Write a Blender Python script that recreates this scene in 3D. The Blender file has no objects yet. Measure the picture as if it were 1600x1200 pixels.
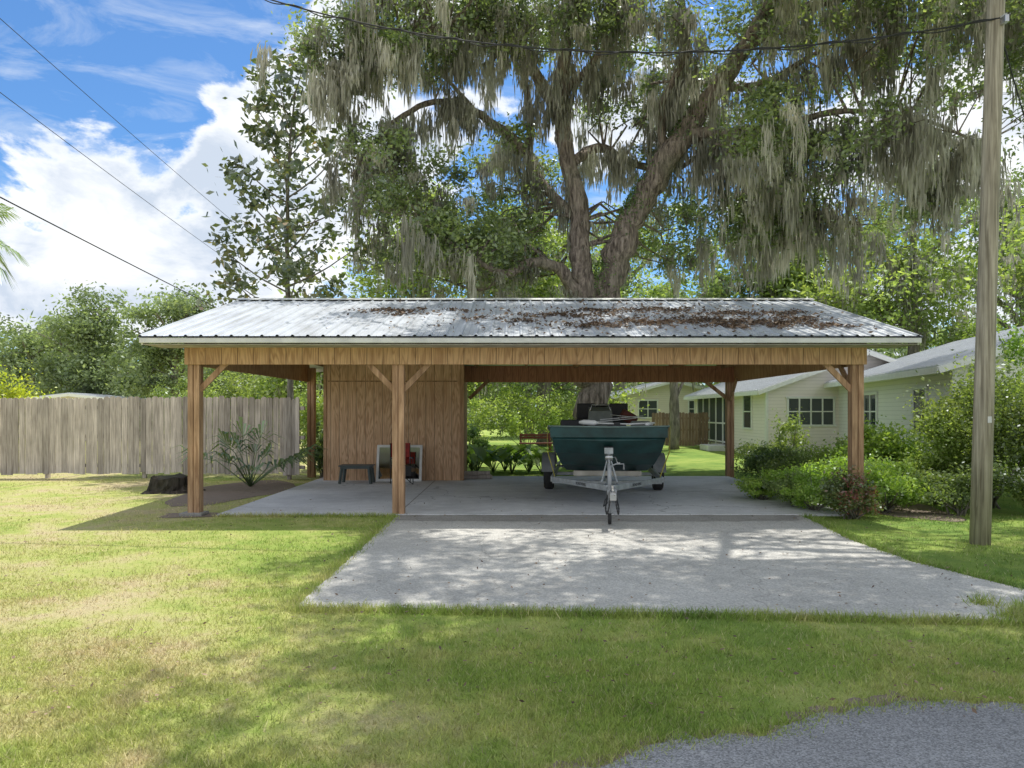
import bpy, bmesh, math, numpy as np
from mathutils import Vector, Matrix, Euler
rng=np.random.default_rng(7)
C=bpy.context.scene.collection
R=math.radians
# ---------------------------------------------------------------- helpers
def newmat(name):
    m=bpy.data.materials.new(name); m.use_nodes=True
    nt=m.node_tree; nt.nodes.clear()
    return m,nt
def nd(nt,typ,ins=None,**props):
    n=nt.nodes.new(typ)
    for k,v in props.items(): setattr(n,k,v)
    for k,v in (ins or {}).items():
        s=n.inputs[k]
        if isinstance(v,bpy.types.NodeSocket): nt.links.new(v,s)
        else: s.default_value=v
    return n
def c4(c): return (c[0],c[1],c[2],1.0)
def ramp(nt,fac,stops,interp='LINEAR'):
    n=nt.nodes.new('ShaderNodeValToRGB'); n.color_ramp.interpolation=interp
    e=n.color_ramp.elements
    while len(e)<len(stops): e.new(0.5)
    for i,(p,c) in enumerate(stops):
        e[i].position=p; e[i].color=c4(c) if len(c)==3 else c
    nt.links.new(fac,n.inputs[0]); return n.outputs[0]
def mixc(nt,a,b,f,mode='MIX'):
    n=nt.nodes.new('ShaderNodeMix'); n.data_type='RGBA'; n.blend_type=mode
    for idx,v in ((0,f),(6,a),(7,b)):
        if isinstance(v,bpy.types.NodeSocket): nt.links.new(v,n.inputs[idx])
        else: n.inputs[idx].default_value=v if idx==0 else c4(v)
    return n.outputs[2]
def mth(nt,op,a,b=0.0,c=None):
    n=nt.nodes.new('ShaderNodeMath'); n.operation=op
    for i,v in enumerate((a,b,c)):
        if v is None: continue
        if isinstance(v,bpy.types.NodeSocket): nt.links.new(v,n.inputs[i])
        else: n.inputs[i].default_value=v
    return n.outputs[0]
def noise(nt,vec,scale,detail=4,rough=.55,dist=0):
    n=nd(nt,'ShaderNodeTexNoise',{'Vector':vec,'Scale':scale,'Detail':detail,'Roughness':rough,'Distortion':dist}); return n.outputs[0]
def pos(nt): return nt.nodes.new('ShaderNodeNewGeometry').outputs['Position']
def objc(nt): return nt.nodes.new('ShaderNodeTexCoord').outputs['Object']
def mapping(nt,vec,scale=(1,1,1),loc=(0,0,0)):
    return nd(nt,'ShaderNodeMapping',{'Vector':vec,'Scale':scale,'Location':loc}).outputs[0]
def sepx(nt,vec): return nd(nt,'ShaderNodeSeparateXYZ',{0:vec}).outputs
def principled(nt,col,rough=.7,metal=0,spec=.3,height=None,bump=.3,dist=.02):
    p=nd(nt,'ShaderNodeBsdfPrincipled',{'Base Color':col if isinstance(col,bpy.types.NodeSocket) else c4(col),'Roughness':rough,'Metallic':metal,'Specular IOR Level':spec})
    if height is not None:
        b=nd(nt,'ShaderNodeBump',{'Height':height,'Strength':bump,'Distance':dist}); nt.links.new(b.outputs[0],p.inputs['Normal'])
    o=nt.nodes.new('ShaderNodeOutputMaterial'); nt.links.new(p.outputs[0],o.inputs[0]); return p
def attr(nt,name='rnd'): return nd(nt,'ShaderNodeAttribute',attribute_name=name).outputs['Fac']

def link(o,parent=None):
    C.objects.link(o)
    if parent is not None: o.parent=parent
    return o
def tag(o,label=None,category=None,kind=None,group=None):
    if label: o['label']=label
    if category: o['category']=category
    if kind: o['kind']=kind
    if group: o['group']=group
    return o
def mesh(name,v,f,mat=None,parent=None,smooth=False,loc=None,rnd=None):
    me=bpy.data.meshes.new(name); me.from_pydata([tuple(a) for a in v],[],f); me.update()
    if mat: me.materials.append(mat)
    if smooth: me.polygons.foreach_set('use_smooth',[True]*len(me.polygons))
    if rnd is not None:
        a=me.attributes.new('rnd','FLOAT','FACE'); a.data.foreach_set('value',np.asarray(rnd,dtype=np.float32))
    o=bpy.data.objects.new(name,me); link(o,parent)
    if loc: o.location=loc
    return o
def empty(name,loc=(0,0,0),rot=0):
    o=bpy.data.objects.new(name,None); o.empty_display_size=.3; o.location=loc; o.rotation_euler=(0,0,rot); return link(o)
def fast(name,V,n,rnd,mat,parent=None):
    F=len(V)//n
    me=bpy.data.meshes.new(name); me.vertices.add(F*n); me.vertices.foreach_set('co',np.ascontiguousarray(V,dtype=np.float32).ravel())
    me.loops.add(F*n); me.loops.foreach_set('vertex_index',np.arange(F*n,dtype=np.int32))
    me.polygons.add(F); me.polygons.foreach_set('loop_start',np.arange(0,F*n,n,dtype=np.int32))
    try: me.polygons.foreach_set('loop_total',np.full(F,n,dtype=np.int32))
    except Exception: pass
    me.update(calc_edges=True)
    a=me.attributes.new('rnd','FLOAT','FACE'); a.data.foreach_set('value',np.asarray(rnd,dtype=np.float32))
    me.materials.append(mat)
    o=bpy.data.objects.new(name,me); return link(o,parent)
def unit(a): return a/np.maximum(np.linalg.norm(a,axis=-1,keepdims=True),1e-9)
def leafquads(Cn,L,W,flat=0.0,up=None):
    n=len(Cn); a=rng.normal(size=(n,3)); a[:,2]*=(1-flat); a=unit(a)
    b=rng.normal(size=(n,3)); b[:,2]*=(1-flat); b=unit(np.cross(a,np.cross(a,b)))
    L=np.broadcast_to(L,(n,))[:,None]; W=np.broadcast_to(W,(n,))[:,None]
    V=np.stack([Cn-a*L/2,Cn+b*W/2-a*L*.05,Cn+a*L/2,Cn-b*W/2-a*L*.05],axis=1)
    return V.reshape(-1,3)
def box_geo(c,s,M=None,bev=0):
    bm=bmesh.new(); bmesh.ops.create_cube(bm,size=1)
    for v in bm.verts: v.co=Vector((v.co.x*s[0],v.co.y*s[1],v.co.z*s[2]))
    if bev>0: bmesh.ops.bevel(bm,geom=bm.edges[:],offset=min(bev,min(s)*.3),segments=2,affect='EDGES',profile=.6)
    if M is not None: bmesh.ops.transform(bm,matrix=M,verts=bm.verts[:])
    for v in bm.verts: v.co+=Vector(c)
    bm.verts.index_update()
    V=[tuple(v.co) for v in bm.verts]; F=[[v.index for v in f.verts] for f in bm.faces]; bm.free(); return V,F
def join(parts):
    V=[];F=[];Rn=[]
    for i,(v,f) in enumerate(parts):
        o=len(V); V+=list(v); F+=[[k+o for k in q] for q in f]; r=rng.random(); Rn+=[r]*len(f)
    return V,F,Rn
def boxes(name,lst,mat,parent=None,bev=.006,smooth=False):
    V,F,Rn=join([box_geo(b[0],b[1],b[2] if len(b)>2 else None,bev) for b in lst])
    return mesh(name,V,F,mat,parent,smooth,rnd=Rn)
def beam_geo(a,b,w,h,bev=.006):
    a=Vector(a);b=Vector(b);d=b-a
    q=d.to_track_quat('Y','Z').to_matrix().to_4x4()
    return box_geo((a+b)/2,(w,d.length,h),q,bev)
def beams(name,lst,mat,parent=None):
    V,F,Rn=join([beam_geo(*l) for l in lst]); return mesh(name,V,F,mat,parent,rnd=Rn)
def tube_geo(pts,rad,sides=10,wob=0.0,cap=True):
    P=[Vector(p) for p in pts]; V=[];F=[]
    x=None
    for i,p in enumerate(P):
        t=(P[min(i+1,len(P)-1)]-P[max(i-1,0)]).normalized()
        if x is None: x=t.orthogonal().normalized()
        x=(x-t*x.dot(t)).normalized(); y=t.cross(x)
        for k in range(sides):
            a=2*math.pi*k/sides; r=rad[i]*(1+wob*(rng.random()-.5))
            V.append(p+x*math.cos(a)*r+y*math.sin(a)*r)
    for i in range(len(P)-1):
        for k in range(sides):
            F.append([i*sides+k,i*sides+(k+1)%sides,(i+1)*sides+(k+1)%sides,(i+1)*sides+k])
    if cap:
        F.append(list(range(sides))[::-1]); F.append([(len(P)-1)*sides+k for k in range(sides)])
    return [tuple(v) for v in V],F
def tubes(name,lst,mat,parent=None,smooth=True,sides=8):
    V,F,Rn=join([tube_geo(l[0],l[1],l[2] if len(l)>2 else sides) for l in lst]); return mesh(name,V,F,mat,parent,smooth,rnd=Rn)
def smoothpath(pts,rad,k=5):
    P=np.array(pts,float); r=np.array(rad,float); out=[];ro=[]
    for i in range(len(P)-1):
        p0=P[max(i-1,0)];p1=P[i];p2=P[i+1];p3=P[min(i+2,len(P)-1)]
        for j in range(k):
            t=j/k
            out.append(.5*((2*p1)+(-p0+p2)*t+(2*p0-5*p1+4*p2-p3)*t*t+(-p0+3*p1-3*p2+p3)*t**3)); ro.append(r[i]*(1-t)+r[i+1]*t)
    out.append(P[-1]); ro.append(r[-1]); return np.array(out),np.array(ro)
# ---------------------------------------------------------------- materials
def leaf_mat(name,stops,trans=.42,gloss=.05,tcol=(1.25,1.3,.6)):
    m,nt=newmat(name); r=attr(nt)
    col=ramp(nt,r,stops)
    n=noise(nt,pos(nt),.55,2)
    br=nd(nt,'ShaderNodeMapRange',{0:n,1:.3,2:.7,3:.65,4:1.4}).outputs[0]
    sc=nd(nt,'ShaderNodeVectorMath',{0:col},operation='SCALE'); nt.links.new(br,sc.inputs['Scale'])
    tc=nd(nt,'ShaderNodeVectorMath',{0:sc.outputs[0],1:tcol},operation='MULTIPLY')
    d=nd(nt,'ShaderNodeBsdfDiffuse',{0:sc.outputs[0]}); t=nd(nt,'ShaderNodeBsdfTranslucent',{0:tc.outputs[0]})
    g=nd(nt,'ShaderNodeBsdfGlossy',{'Roughness':.4,'Color':(.9,.95,1,1)})
    a=nd(nt,'ShaderNodeMixShader',{0:trans,1:d.outputs[0],2:t.outputs[0]}); b=nd(nt,'ShaderNodeMixShader',{0:gloss,1:a.outputs[0],2:g.outputs[0]})
    o=nt.nodes.new('ShaderNodeOutputMaterial'); nt.links.new(b.outputs[0],o.inputs[0]); return m
oakleaf=leaf_mat('oak_leaf',[(0,(.09,.13,.06)),(.5,(.21,.27,.11)),(1,(.40,.46,.20))],.5,.09)
brightleaf=leaf_mat('bright_leaf',[(0,(.15,.21,.07)),(.5,(.28,.36,.11)),(1,(.43,.49,.18))],.55,.04)
midleaf=leaf_mat('mid_leaf',[(0,(.10,.15,.06)),(.5,(.21,.28,.10)),(1,(.35,.41,.18))],.5,.04)
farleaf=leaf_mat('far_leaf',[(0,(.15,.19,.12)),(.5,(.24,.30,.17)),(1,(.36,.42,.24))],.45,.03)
magleaf=leaf_mat('magnolia_leaf',[(0,(.05,.075,.03)),(.55,(.12,.155,.06)),(.8,(.22,.23,.09)),(1,(.36,.20,.09))],.35,.14)
darkshrub=leaf_mat('dark_shrub_leaf',[(0,(.07,.12,.04)),(.6,(.15,.23,.07)),(1,(.28,.38,.12))],.45,.06)
limeleaf=leaf_mat('lime_shrub_leaf',[(0,(.15,.25,.05)),(.5,(.31,.45,.09)),(1,(.53,.63,.17))],.5,.05)
redleaf=leaf_mat('red_shrub_leaf',[(0,(.08,.12,.04)),(.6,(.18,.24,.07)),(.78,(.24,.12,.08)),(1,(.55,.14,.16))],.4,.07,(1.2,1,.7))
yellowleaf=leaf_mat('yellow_leaf',[(0,(.3,.38,.04)),(1,(.68,.68,.08))],.5,.04)
mossmat=leaf_mat('spanish_moss',[(0,(.28,.27,.225)),(.5,(.43,.42,.36)),(1,(.62,.60,.53))],.38,.0,(1.08,1.05,.96))
palmleaf=leaf_mat('palm_leaf',[(0,(.12,.18,.08)),(1,(.28,.38,.17))],.35,.1)
deadleaf=leaf_mat('dead_leaf',[(0,(.10,.07,.05)),(.5,(.20,.135,.09)),(1,(.36,.26,.18))],.1,.03,(1,.9,.7))

def bark(name,a,b,sc=1.0):
    m,nt=newmat(name); v=mapping(nt,objc(nt),(9*sc,9*sc,1.6*sc))
    n=noise(nt,v,1.2,8,.65,.5); n2=noise(nt,pos(nt),.9,3)
    col=mixc(nt,a,b,nd(nt,'ShaderNodeMapRange',{0:n,1:.35,2:.65}).outputs[0])
    col=mixc(nt,col,(.24,.25,.17),nd(nt,'ShaderNodeMapRange',{0:n2,1:.5,2:.75,3:0,4:.4}).outputs[0])
    principled(nt,col,.9,0,.1,n,1.0,.12); return m
oakbark=bark('oak_bark',(.09,.07,.06),(.50,.41,.355),1.1); greybark=bark('grey_bark',(.12,.11,.09),(.38,.34,.29))
def plywood(name,c1,c2,step=.203,axis=0,groove=.009,rings_n=13.0,gs=.6):
    m,nt=newmat(name); oc=objc(nt); s=sepx(nt,oc)
    plank=mth(nt,'FLOOR',mth(nt,'DIVIDE',s[axis],step*6))
    off=nd(nt,'ShaderNodeCombineXYZ',{0:mth(nt,'MULTIPLY',plank,3.7),1:0.0,2:mth(nt,'MULTIPLY',plank,5.1)})
    vv=nd(nt,'ShaderNodeVectorMath',{0:oc,1:off.outputs[0]},operation='ADD').outputs[0]
    v=mapping(nt,vv,(3.4,3.4,.42))
    base=noise(nt,v,1.3,2.5,.5,.5)
    rings=mth(nt,'FRACT',mth(nt,'MULTIPLY',base,rings_n))
    rings=mth(nt,'ABSOLUTE',mth(nt,'SUBTRACT',rings,.5))
    fine=noise(nt,mapping(nt,vv,(70,70,3)),1.0,5,.65)
    col=mixc(nt,c1,c2,nd(nt,'ShaderNodeMapRange',{0:rings,1:0.0,2:.35,3:.15,4:.95}).outputs[0])
    col=mixc(nt,col,(c1[0]*.66,c1[1]*.62,c1[2]*.6),nd(nt,'ShaderNodeMapRange',{0:fine,1:.4,2:.7,3:0,4:.55}).outputs[0])
    blotch=noise(nt,oc,1.1,4); col=mixc(nt,col,(c1[0]*.8,c1[1]*.8,c1[2]*.85),nd(nt,'ShaderNodeMapRange',{0:blotch,1:.5,2:.75,3:0,4:.45}).outputs[0])
    fr=mth(nt,'MODULO',mth(nt,'ADD',s[axis],200*step),step)
    g=mth(nt,'LESS_THAN',fr,groove)
    col=mixc(nt,col,(.08,.05,.03),mth(nt,'MULTIPLY',g,gs))
    h=mth(nt,'SUBTRACT',mth(nt,'MULTIPLY',rings,.1),g)
    principled(nt,col,.8,0,.15,h,.5,.01); return m
ply=plywood('stained_plywood_siding',(.50,.29,.165),(.80,.55,.36),.203,0,.011,15.0,.7)
plybeam=plywood('stained_beam_siding',(.42,.24,.125),(.70,.46,.26),.254,0,.010,13.0,.8)
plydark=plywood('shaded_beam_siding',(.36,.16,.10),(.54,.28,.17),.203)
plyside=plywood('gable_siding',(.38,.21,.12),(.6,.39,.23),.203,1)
def lumber(name,c1,c2,stretch=(14,14,1.2),rough=.8,var=(.78,1.15)):
    m,nt=newmat(name); oc=objc(nt); n=noise(nt,mapping(nt,oc,stretch),1.5,5,.6,.4); r=attr(nt)
    col=mixc(nt,c1,c2,nd(nt,'ShaderNodeMapRange',{0:n,1:.35,2:.68}).outputs[0])
    k=nd(nt,'ShaderNodeMapRange',{0:r,1:0,2:1,3:var[0],4:var[1]}).outputs[0]
    n2=noise(nt,mapping(nt,pos(nt),(1,1,.6)),2.5,4); k2=nd(nt,'ShaderNodeMapRange',{0:n2,1:.3,2:.7,3:.8,4:1.12}).outputs[0]
    sc=nd(nt,'ShaderNodeVectorMath',{0:col},operation='SCALE'); nt.links.new(mth(nt,'MULTIPLY',k,k2),sc.inputs['Scale'])
    principled(nt,sc.outputs[0],rough,0,.2,n,.4,.01); return m
postwood=lumber('post_wood',(.30,.175,.10),(.60,.39,.24))
fencewood=lumber('weathered_fence_wood',(.36,.31,.275),(.70,.62,.56),(22,22,1.2),.8,(.66,1.15))
brownfence=lumber('brown_fence_wood',(.22,.15,.1),(.42,.3,.22))
polewood=lumber('pole_wood',(.18,.155,.11),(.46,.41,.31),(22,22,.8))
whitewood=lumber('bunk_wood',(.40,.37,.31),(.58,.54,.47),(3,3,3))
def paint(name,c,rough=.5,metal=0,var=.15,sc=8,spec=.4):
    m,nt=newmat(name); n=noise(nt,objc(nt),sc,5,.6)
    a=tuple(x*(1-var) for x in c); b=tuple(min(1,x*(1+var)) for x in c)
    principled(nt,mixc(nt,a,b,nd(nt,'ShaderNodeMapRange',{0:n,1:.35,2:.65}).outputs[0]),nd(nt,'ShaderNodeMapRange',{0:n,1:.3,2:.7,3:rough*.8,4:min(1,rough*1.2)}).outputs[0],metal,spec,n,.08,.005); return m
def metalroof(name,c,stain=.35):
    m,nt=newmat(name); p=pos(nt); n=noise(nt,mapping(nt,p,(1.6,.5,.5)),2,6,.6); n2=noise(nt,p,9,4); n3=noise(nt,mapping(nt,p,(3,.35,.35)),2.5,5,.6)
    col=mixc(nt,c,(c[0]*.62,c[1]*.6,c[2]*.56),nd(nt,'ShaderNodeMapRange',{0:n,1:.42,2:.7,3:0,4:stain*2}).outputs[0])
    col=mixc(nt,col,(c[0]*.7,c[1]*.7,c[2]*.72),mth(nt,'MULTIPLY',n2,.4))
    col=mixc(nt,col,(c[0]*.5,c[1]*.47,c[2]*.43),nd(nt,'ShaderNodeMapRange',{0:n3,1:.52,2:.75,3:0,4:stain*1.4}).outputs[0])
    principled(nt,col,.45,.3,.5,n2,.1,.01); return m
galv=metalroof('galvanised_roof_metal',(.62,.65,.69),.36); galv2=metalroof('house_roof_metal',(.62,.64,.66),.14)
trimmetal=paint('pale_trim_metal',(.62,.62,.58),.45,.2,.12,4)
white=paint('white_paint',(.8,.8,.78),.5,0,.06); boatgreen=paint('dark_green_boat_paint',(.014,.050,.050),.42,.0,.4,3,.4)
black=paint('black_plastic',(.03,.03,.032),.5,0,.3); rubber=paint('black_rubber',(.035,.034,.033),.85,0,.3,20)
trailergrey=paint('trailer_galvanised',(.40,.42,.43),.45,.4,.22,12); greyp=paint('grey_paint',(.28,.29,.30),.5,0,.15)
red=paint('red_fabric',(.30,.03,.025),.7,0,.25,10); rust=paint('rust_red_paint',(.11,.03,.022),.7,0,.3,6)
yellow=paint('yellow_strap',(.75,.65,.12),.7,0,.2); darkgreenpl=paint('dark_grey_plastic',(.08,.10,.10),.5,0,.2)
chrome=paint('steel',(.5,.5,.5),.3,.9,.1)
wirem=paint('wire_rubber',(.03,.03,.03),.7)
def glass(name,c=(.05,.06,.07),rough=.06):
    m,nt=newmat(name); principled(nt,c,rough,0,.8); return m
gl=glass('window_glass'); mirror,nt=newmat('mirror_glass'); principled(nt,(.85,.87,.87),.04,1,.5)
screen=paint('insect_screen',(.06,.07,.07),.9,0,.2)
def siding(name,c,step=.12):
    m,nt=newmat(name); oc=objc(nt); s=sepx(nt,oc); fr=mth(nt,'DIVIDE',mth(nt,'MODULO',mth(nt,'ADD',s[2],40*step),step),step)
    g=mth(nt,'GREATER_THAN',fr,.88); n=noise(nt,oc,3,5)
    col=mixc(nt,c,(c[0]*.92,c[1]*.92,c[2]*.92),n); col=mixc(nt,col,(c[0]*.55,c[1]*.55,c[2]*.55),mth(nt,'MULTIPLY',g,.45))
    principled(nt,col,.6,0,.3,mth(nt,'MULTIPLY',fr,-1.0),.5,.02); return m
cream=siding('cream_siding',(.92,.84,.80)); palegreen=siding('pale_green_siding',(.88,.86,.82)); yellowsid=siding('pale_yellow_siding',(.84,.76,.68))
def concrete(name,c,speck=.5,stain=.35,gs=70.0,crack=.4):
    m,nt=newmat(name); p=pos(nt)
    big=noise(nt,p,.55,5,.6); med=noise(nt,p,3.5,6,.65); fine=noise(nt,p,gs*.8,3,.7)
    vor=nd(nt,'ShaderNodeTexVoronoi',{'Vector':p,'Scale':gs}); cc=vor.outputs['Color']
    sp=sepx(nt,cc)[0]
    col=mixc(nt,c,tuple(x*.66 for x in c),nd(nt,'ShaderNodeMapRange',{0:big,1:.4,2:.68,3:0,4:stain*2}).outputs[0])
    col=mixc(nt,col,tuple(min(1,x*1.25) for x in c),nd(nt,'ShaderNodeMapRange',{0:med,1:.45,2:.75,3:0,4:.5}).outputs[0])
    k=mth(nt,'ADD',mth(nt,'MULTIPLY',sp,speck),mth(nt,'MULTIPLY',fine,speck)); k=mth(nt,'ADD',k,1-speck*.95)
    sc=nd(nt,'ShaderNodeVectorMath',{0:col},operation='SCALE'); nt.links.new(k,sc.inputs['Scale'])
    nz=nd(nt,'ShaderNodeTexNoise',{'Vector':p,'Scale':1.2,'Detail':5.0}).outputs['Color']
    dv=nd(nt,'ShaderNodeVectorMath',{0:nz,1:p},operation='ADD').outputs[0]
    cr=nd(nt,'ShaderNodeTexVoronoi',{'Vector':dv,'Scale':.28},feature='DISTANCE_TO_EDGE').outputs['Distance']
    crk=mth(nt,'LESS_THAN',cr,.003)
    col=mixc(nt,sc.outputs[0],(.1,.09,.08),mth(nt,'MULTIPLY',crk,crack))
    principled(nt,col,.9,0,.2,mth(nt,'ADD',fine,sp),.35,.006); return m
driveconc=concrete('aggregate_concrete',(.47,.455,.42),.5,.34,80.0,.25); slabconc=concrete('slab_concrete',(.68,.68,.68),.14,.35); seamconc=concrete('stained_concrete',(.33,.315,.29),.4,.4)
asphalt=concrete('worn_asphalt',(.26,.258,.26),.85,.3,120.0,0.0)
def lawncol(nt):
    p=pos(nt); s=sepx(nt,p)
    a=noise(nt,p,.5,4,.6,.4); b=noise(nt,p,2.4,5,.65); c=noise(nt,p,13,4,.7)
    lx=nd(nt,'ShaderNodeMapRange',{0:s[0],1:-6.0,2:0.5,3:.12,4:-.10}).outputs[0]   # drier away from the oak's shade
    ly=nd(nt,'ShaderNodeMapRange',{0:s[1],1:4.0,2:9.0,3:.07,4:-.04}).outputs[0]
    k=mth(nt,'ADD',mth(nt,'ADD',mth(nt,'MULTIPLY',a,.52),mth(nt,'MULTIPLY',b,.40)),mth(nt,'MULTIPLY',c,.13))
    k=mth(nt,'ADD',mth(nt,'ADD',k,lx),ly)
    return ramp(nt,k,[(.30,(.18,.30,.065)),(.46,(.34,.44,.10)),(.56,(.52,.54,.18)),(.67,(.64,.54,.31)),(.79,(.54,.43,.30))]),c
gm,nt=newmat('lawn_ground'); col,c=lawncol(nt); f=noise(nt,pos(nt),90,3,.7)
col=mixc(nt,col,(.10,.12,.04),nd(nt,'ShaderNodeMapRange',{0:f,1:.45,2:.65,3:0,4:.5}).outputs[0]); principled(nt,col,.95,0,.1,mth(nt,'ADD',f,c),.8,.03)
bm_,nt=newmat('grass_blade'); col,c=lawncol(nt); r=attr(nt)
col=mixc(nt,col,(.70,.61,.38),nd(nt,'ShaderNodeMapRange',{0:r,1:.78,2:1,3:0,4:.8}).outputs[0])
sc=nd(nt,'ShaderNodeVectorMath',{0:col},operation='SCALE'); nt.links.new(nd(nt,'ShaderNodeMapRange',{0:mth(nt,'FRACT',mth(nt,'MULTIPLY',r,7.3)),3:.65,4:1.3}).outputs[0],sc.inputs['Scale'])
d=nd(nt,'ShaderNodeBsdfDiffuse',{0:sc.outputs[0]}); t=nd(nt,'ShaderNodeBsdfTranslucent',{0:sc.outputs[0]}); a=nd(nt,'ShaderNodeMixShader',{0:.4,1:d.outputs[0],2:t.outputs[0]})
o=nt.nodes.new('ShaderNodeOutputMaterial'); nt.links.new(a.outputs[0],o.inputs[0]); blade=bm_
dirt,nt=newmat('bare_dirt'); p=pos(nt); n=noise(nt,p,6,6,.7); n2=noise(nt,p,60,3)
principled(nt,mixc(nt,(.16,.125,.10),(.38,.31,.25),mth(nt,'MULTIPLY',mth(nt,'ADD',n,n2),.55)),.95,0,.1,n2,.8,.03)
# ---------------------------------------------------------------- ground, driveway, road
g=mesh('ground',[(-300,-60,0),(300,-60,0),(300,500,0),(-300,500,0)],[[0,1,2,3]],gm); tag(g,kind='structure')
def sheet(name,outline,z,mat,thick=.0,jit=0.0,step=.12):
    pts=[]; n=len(outline)
    for i in range(n):
        a=np.array(outline[i],float);b=np.array(outline[(i+1)%n],float); L=np.linalg.norm(b-a); k=max(1,int(L/step)) if jit>0 and L<40 else 1
        for j in range(k):
            q=a+(b-a)*j/k
            if jit>0: q=q+rng.normal(size=2)*jit
            pts.append(q)
    m=len(pts); V=[(q[0],q[1],z) for q in pts]; F=[list(range(m))]
    if thick>0:
        V+=[(q[0],q[1],z-thick) for q in pts]; F+=[[i,i+m,(i+1)%m+m,(i+1)%m] for i in range(m)]
    o=mesh(name,V,F,mat); 
    return tag(o,kind='structure')
driveway_poly=[(-1.8,11.88),(-1.8,6.33),(0,6.2),(2,6.08),(4.9,5.82),(6.2,5.75),(4.7,6.9),(4.35,8.2),(4.3,9.6),(4.55,11.88)]
sheet('driveway',driveway_poly,.022,driveconc,.022,.012,.1)
sheet('driveway_seam',[(-1.78,11.3),(1,11.15),(4.3,11.25),(4.45,11.86),(-1.78,11.86)],.026,seamconc,0,.025,.12)
sheet('carport_floor',[(-4.65,11.9),(-1.8,11.9),(5.4,11.9),(5.4,18.9),(-4.65,18.9)],.034,slabconc,.034)
sheet('floor_joint',[(-1.81,11.93),(-1.79,11.93),(-1.79,17.7),(-1.81,17.7)],.038,seamconc); sheet('floor_joint',[(-1.75,15.2),(5.38,15.2),(5.38,15.215),(-1.75,15.215)],.038,seamconc)
road_poly=[(-60,2.2),(-20,2.5),(-6,2.9),(-2,3.05),(0,3.25),(.38,3.50),(.7,3.74),(1.0,3.80),(1.35,3.88),(1.65,4.08),(1.9,4.20),(2.3,4.26),(2.66,4.30),(3.0,4.2),(3.4,4.15),(6,4.1),(20,3.9),(60,3.7),(60,-4),(-60,-4)]
# only the lawn-side edge of the road is ragged: offset it across its own direction so the outline never crosses itself
ed=[]
for i in range(1,16):
    a=np.array(road_poly[i]);b=np.array(road_poly[i+1]); L=np.linalg.norm(b-a); k=max(1,int(L/.06)); u=(b-a)/L
    for j in range(k):
        t=a+(b-a)*j/k; w_=.03*math.sin(t[0]*9.0)+.022*math.sin(t[0]*23+1)+.016*rng.normal(); ed.append((t[0],t[1]+w_))
ed=[road_poly[0]]+ed+[road_poly[16],road_poly[17]]
V=[(x,y,.010) for x,y in ed]+[(x,-4,.010) for x,y in ed]; m=len(ed)
tag(mesh('road',V,[[i+m,i+1+m,i+1,i] for i in range(m-1)],asphalt),kind='structure')
sh=[(x,y+.08+.05*math.sin(x*4)+.03*rng.normal()) for x,y in ed if -1<x<14]; m=len(sh)
V=[(x,y,.005) for x,y in sh]+[(x,3.0,.005) for x,y in sh]
tag(mesh('road_shoulder',V,[[i+m,i+1+m,i+1,i] for i in range(m-1)],dirt),kind='structure')
def ell(cx,cy,rx,ry,n=40,w=.18): return [(cx+rx*math.cos(a)*(1+w*math.sin(3*a+cx)+.03*rng.normal()),cy+ry*math.sin(a)*(1+w*math.cos(2*a+cy)+.03*rng.normal())) for a in np.linspace(0,2*math.pi,n,endpoint=False)]
sheet('dirt_bed',ell(-5.7,15.6,1.0,2.2),.006,dirt)
sheet('dirt_bed',ell(6.4,14.6,1.1,3.0),.006,dirt)
sheet('dirt_bed',ell(-5.1,12.0,.5,.35),.008,dirt)
def inpoly(x,y,poly):
    ins=np.zeros(len(x),bool); n=len(poly)
    for i in range(n):
        x1,y1=poly[i];x2,y2=poly[(i+1)%n]
        c=((y1>y)!=(y2>y)); xx=(x2-x1)*(y-y1)/((y2-y1)+1e-12)+x1
        ins^=c&(x<xx)
    return ins
def blades(x,y,h,w):
    n=len(x); c=np.stack([x,y,np.zeros(n)],1)
    th=rng.random(n)*6.283; hh=h*(.5+rng.random(n)); k=(.7+.06*y); ww=w*k*(.7+.6*rng.random(n))
    dx=np.stack([np.cos(th),np.sin(th),np.zeros(n)],1); lean=rng.normal(size=(n,3))*(hh[:,None]*.55); lean[:,2]=hh
    return np.stack([c-dx*ww[:,None]/2,c+dx*ww[:,None]/2,c+lean],1).reshape(-1,3)
def bladeset(N,dmin,dmax,hw,h,w):
    u=rng.random(N); y=1/(1/dmin+u*(1/dmax-1/dmin)); x=(rng.random(N)*2-1)*(y*hw+.6)
    keep=~inpoly(x,y,driveway_poly)&~inpoly(x,y,road_poly)&~((x>-4.62)&(x<5.4)&(y>11.9)&(y<18.9))
    keep&=~(((x+5.7)/1.0)**2+((y-15.6)/2.2)**2<1*(.7+.5*rng.random(N)))
    keep&=~(((x-6.4)/1.1)**2+((y-14.6)/3.0)**2<(.6+.5*rng.random(N)))
    nn=np.sin(x*2.1+1.3*np.sin(y*1.7))+np.sin(y*2.9+1.1*np.sin(x*2.3)); keep&=(rng.random(N)<.62+.25*nn)
    x=x[keep];y=y[keep]; clump=.75+.5*np.clip(np.sin(x*5.3+2*np.sin(y*4.1))*np.sin(y*6.1+x),0,1)
    return blades(x,y,h*clump,w)
Vs=[bladeset(300000,3.3,20,.72,.034,.0075)]
def edge(a,b,n,s=.05,h=.06):
    t=rng.random(n); t=np.floor(t*60)/60+rng.normal(size=n)*.006; x=a[0]+(b[0]-a[0])*t+rng.normal(size=n)*s; y=a[1]+(b[1]-a[1])*t+rng.normal(size=n)*s; return blades(x,y,h,.008)
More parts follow.
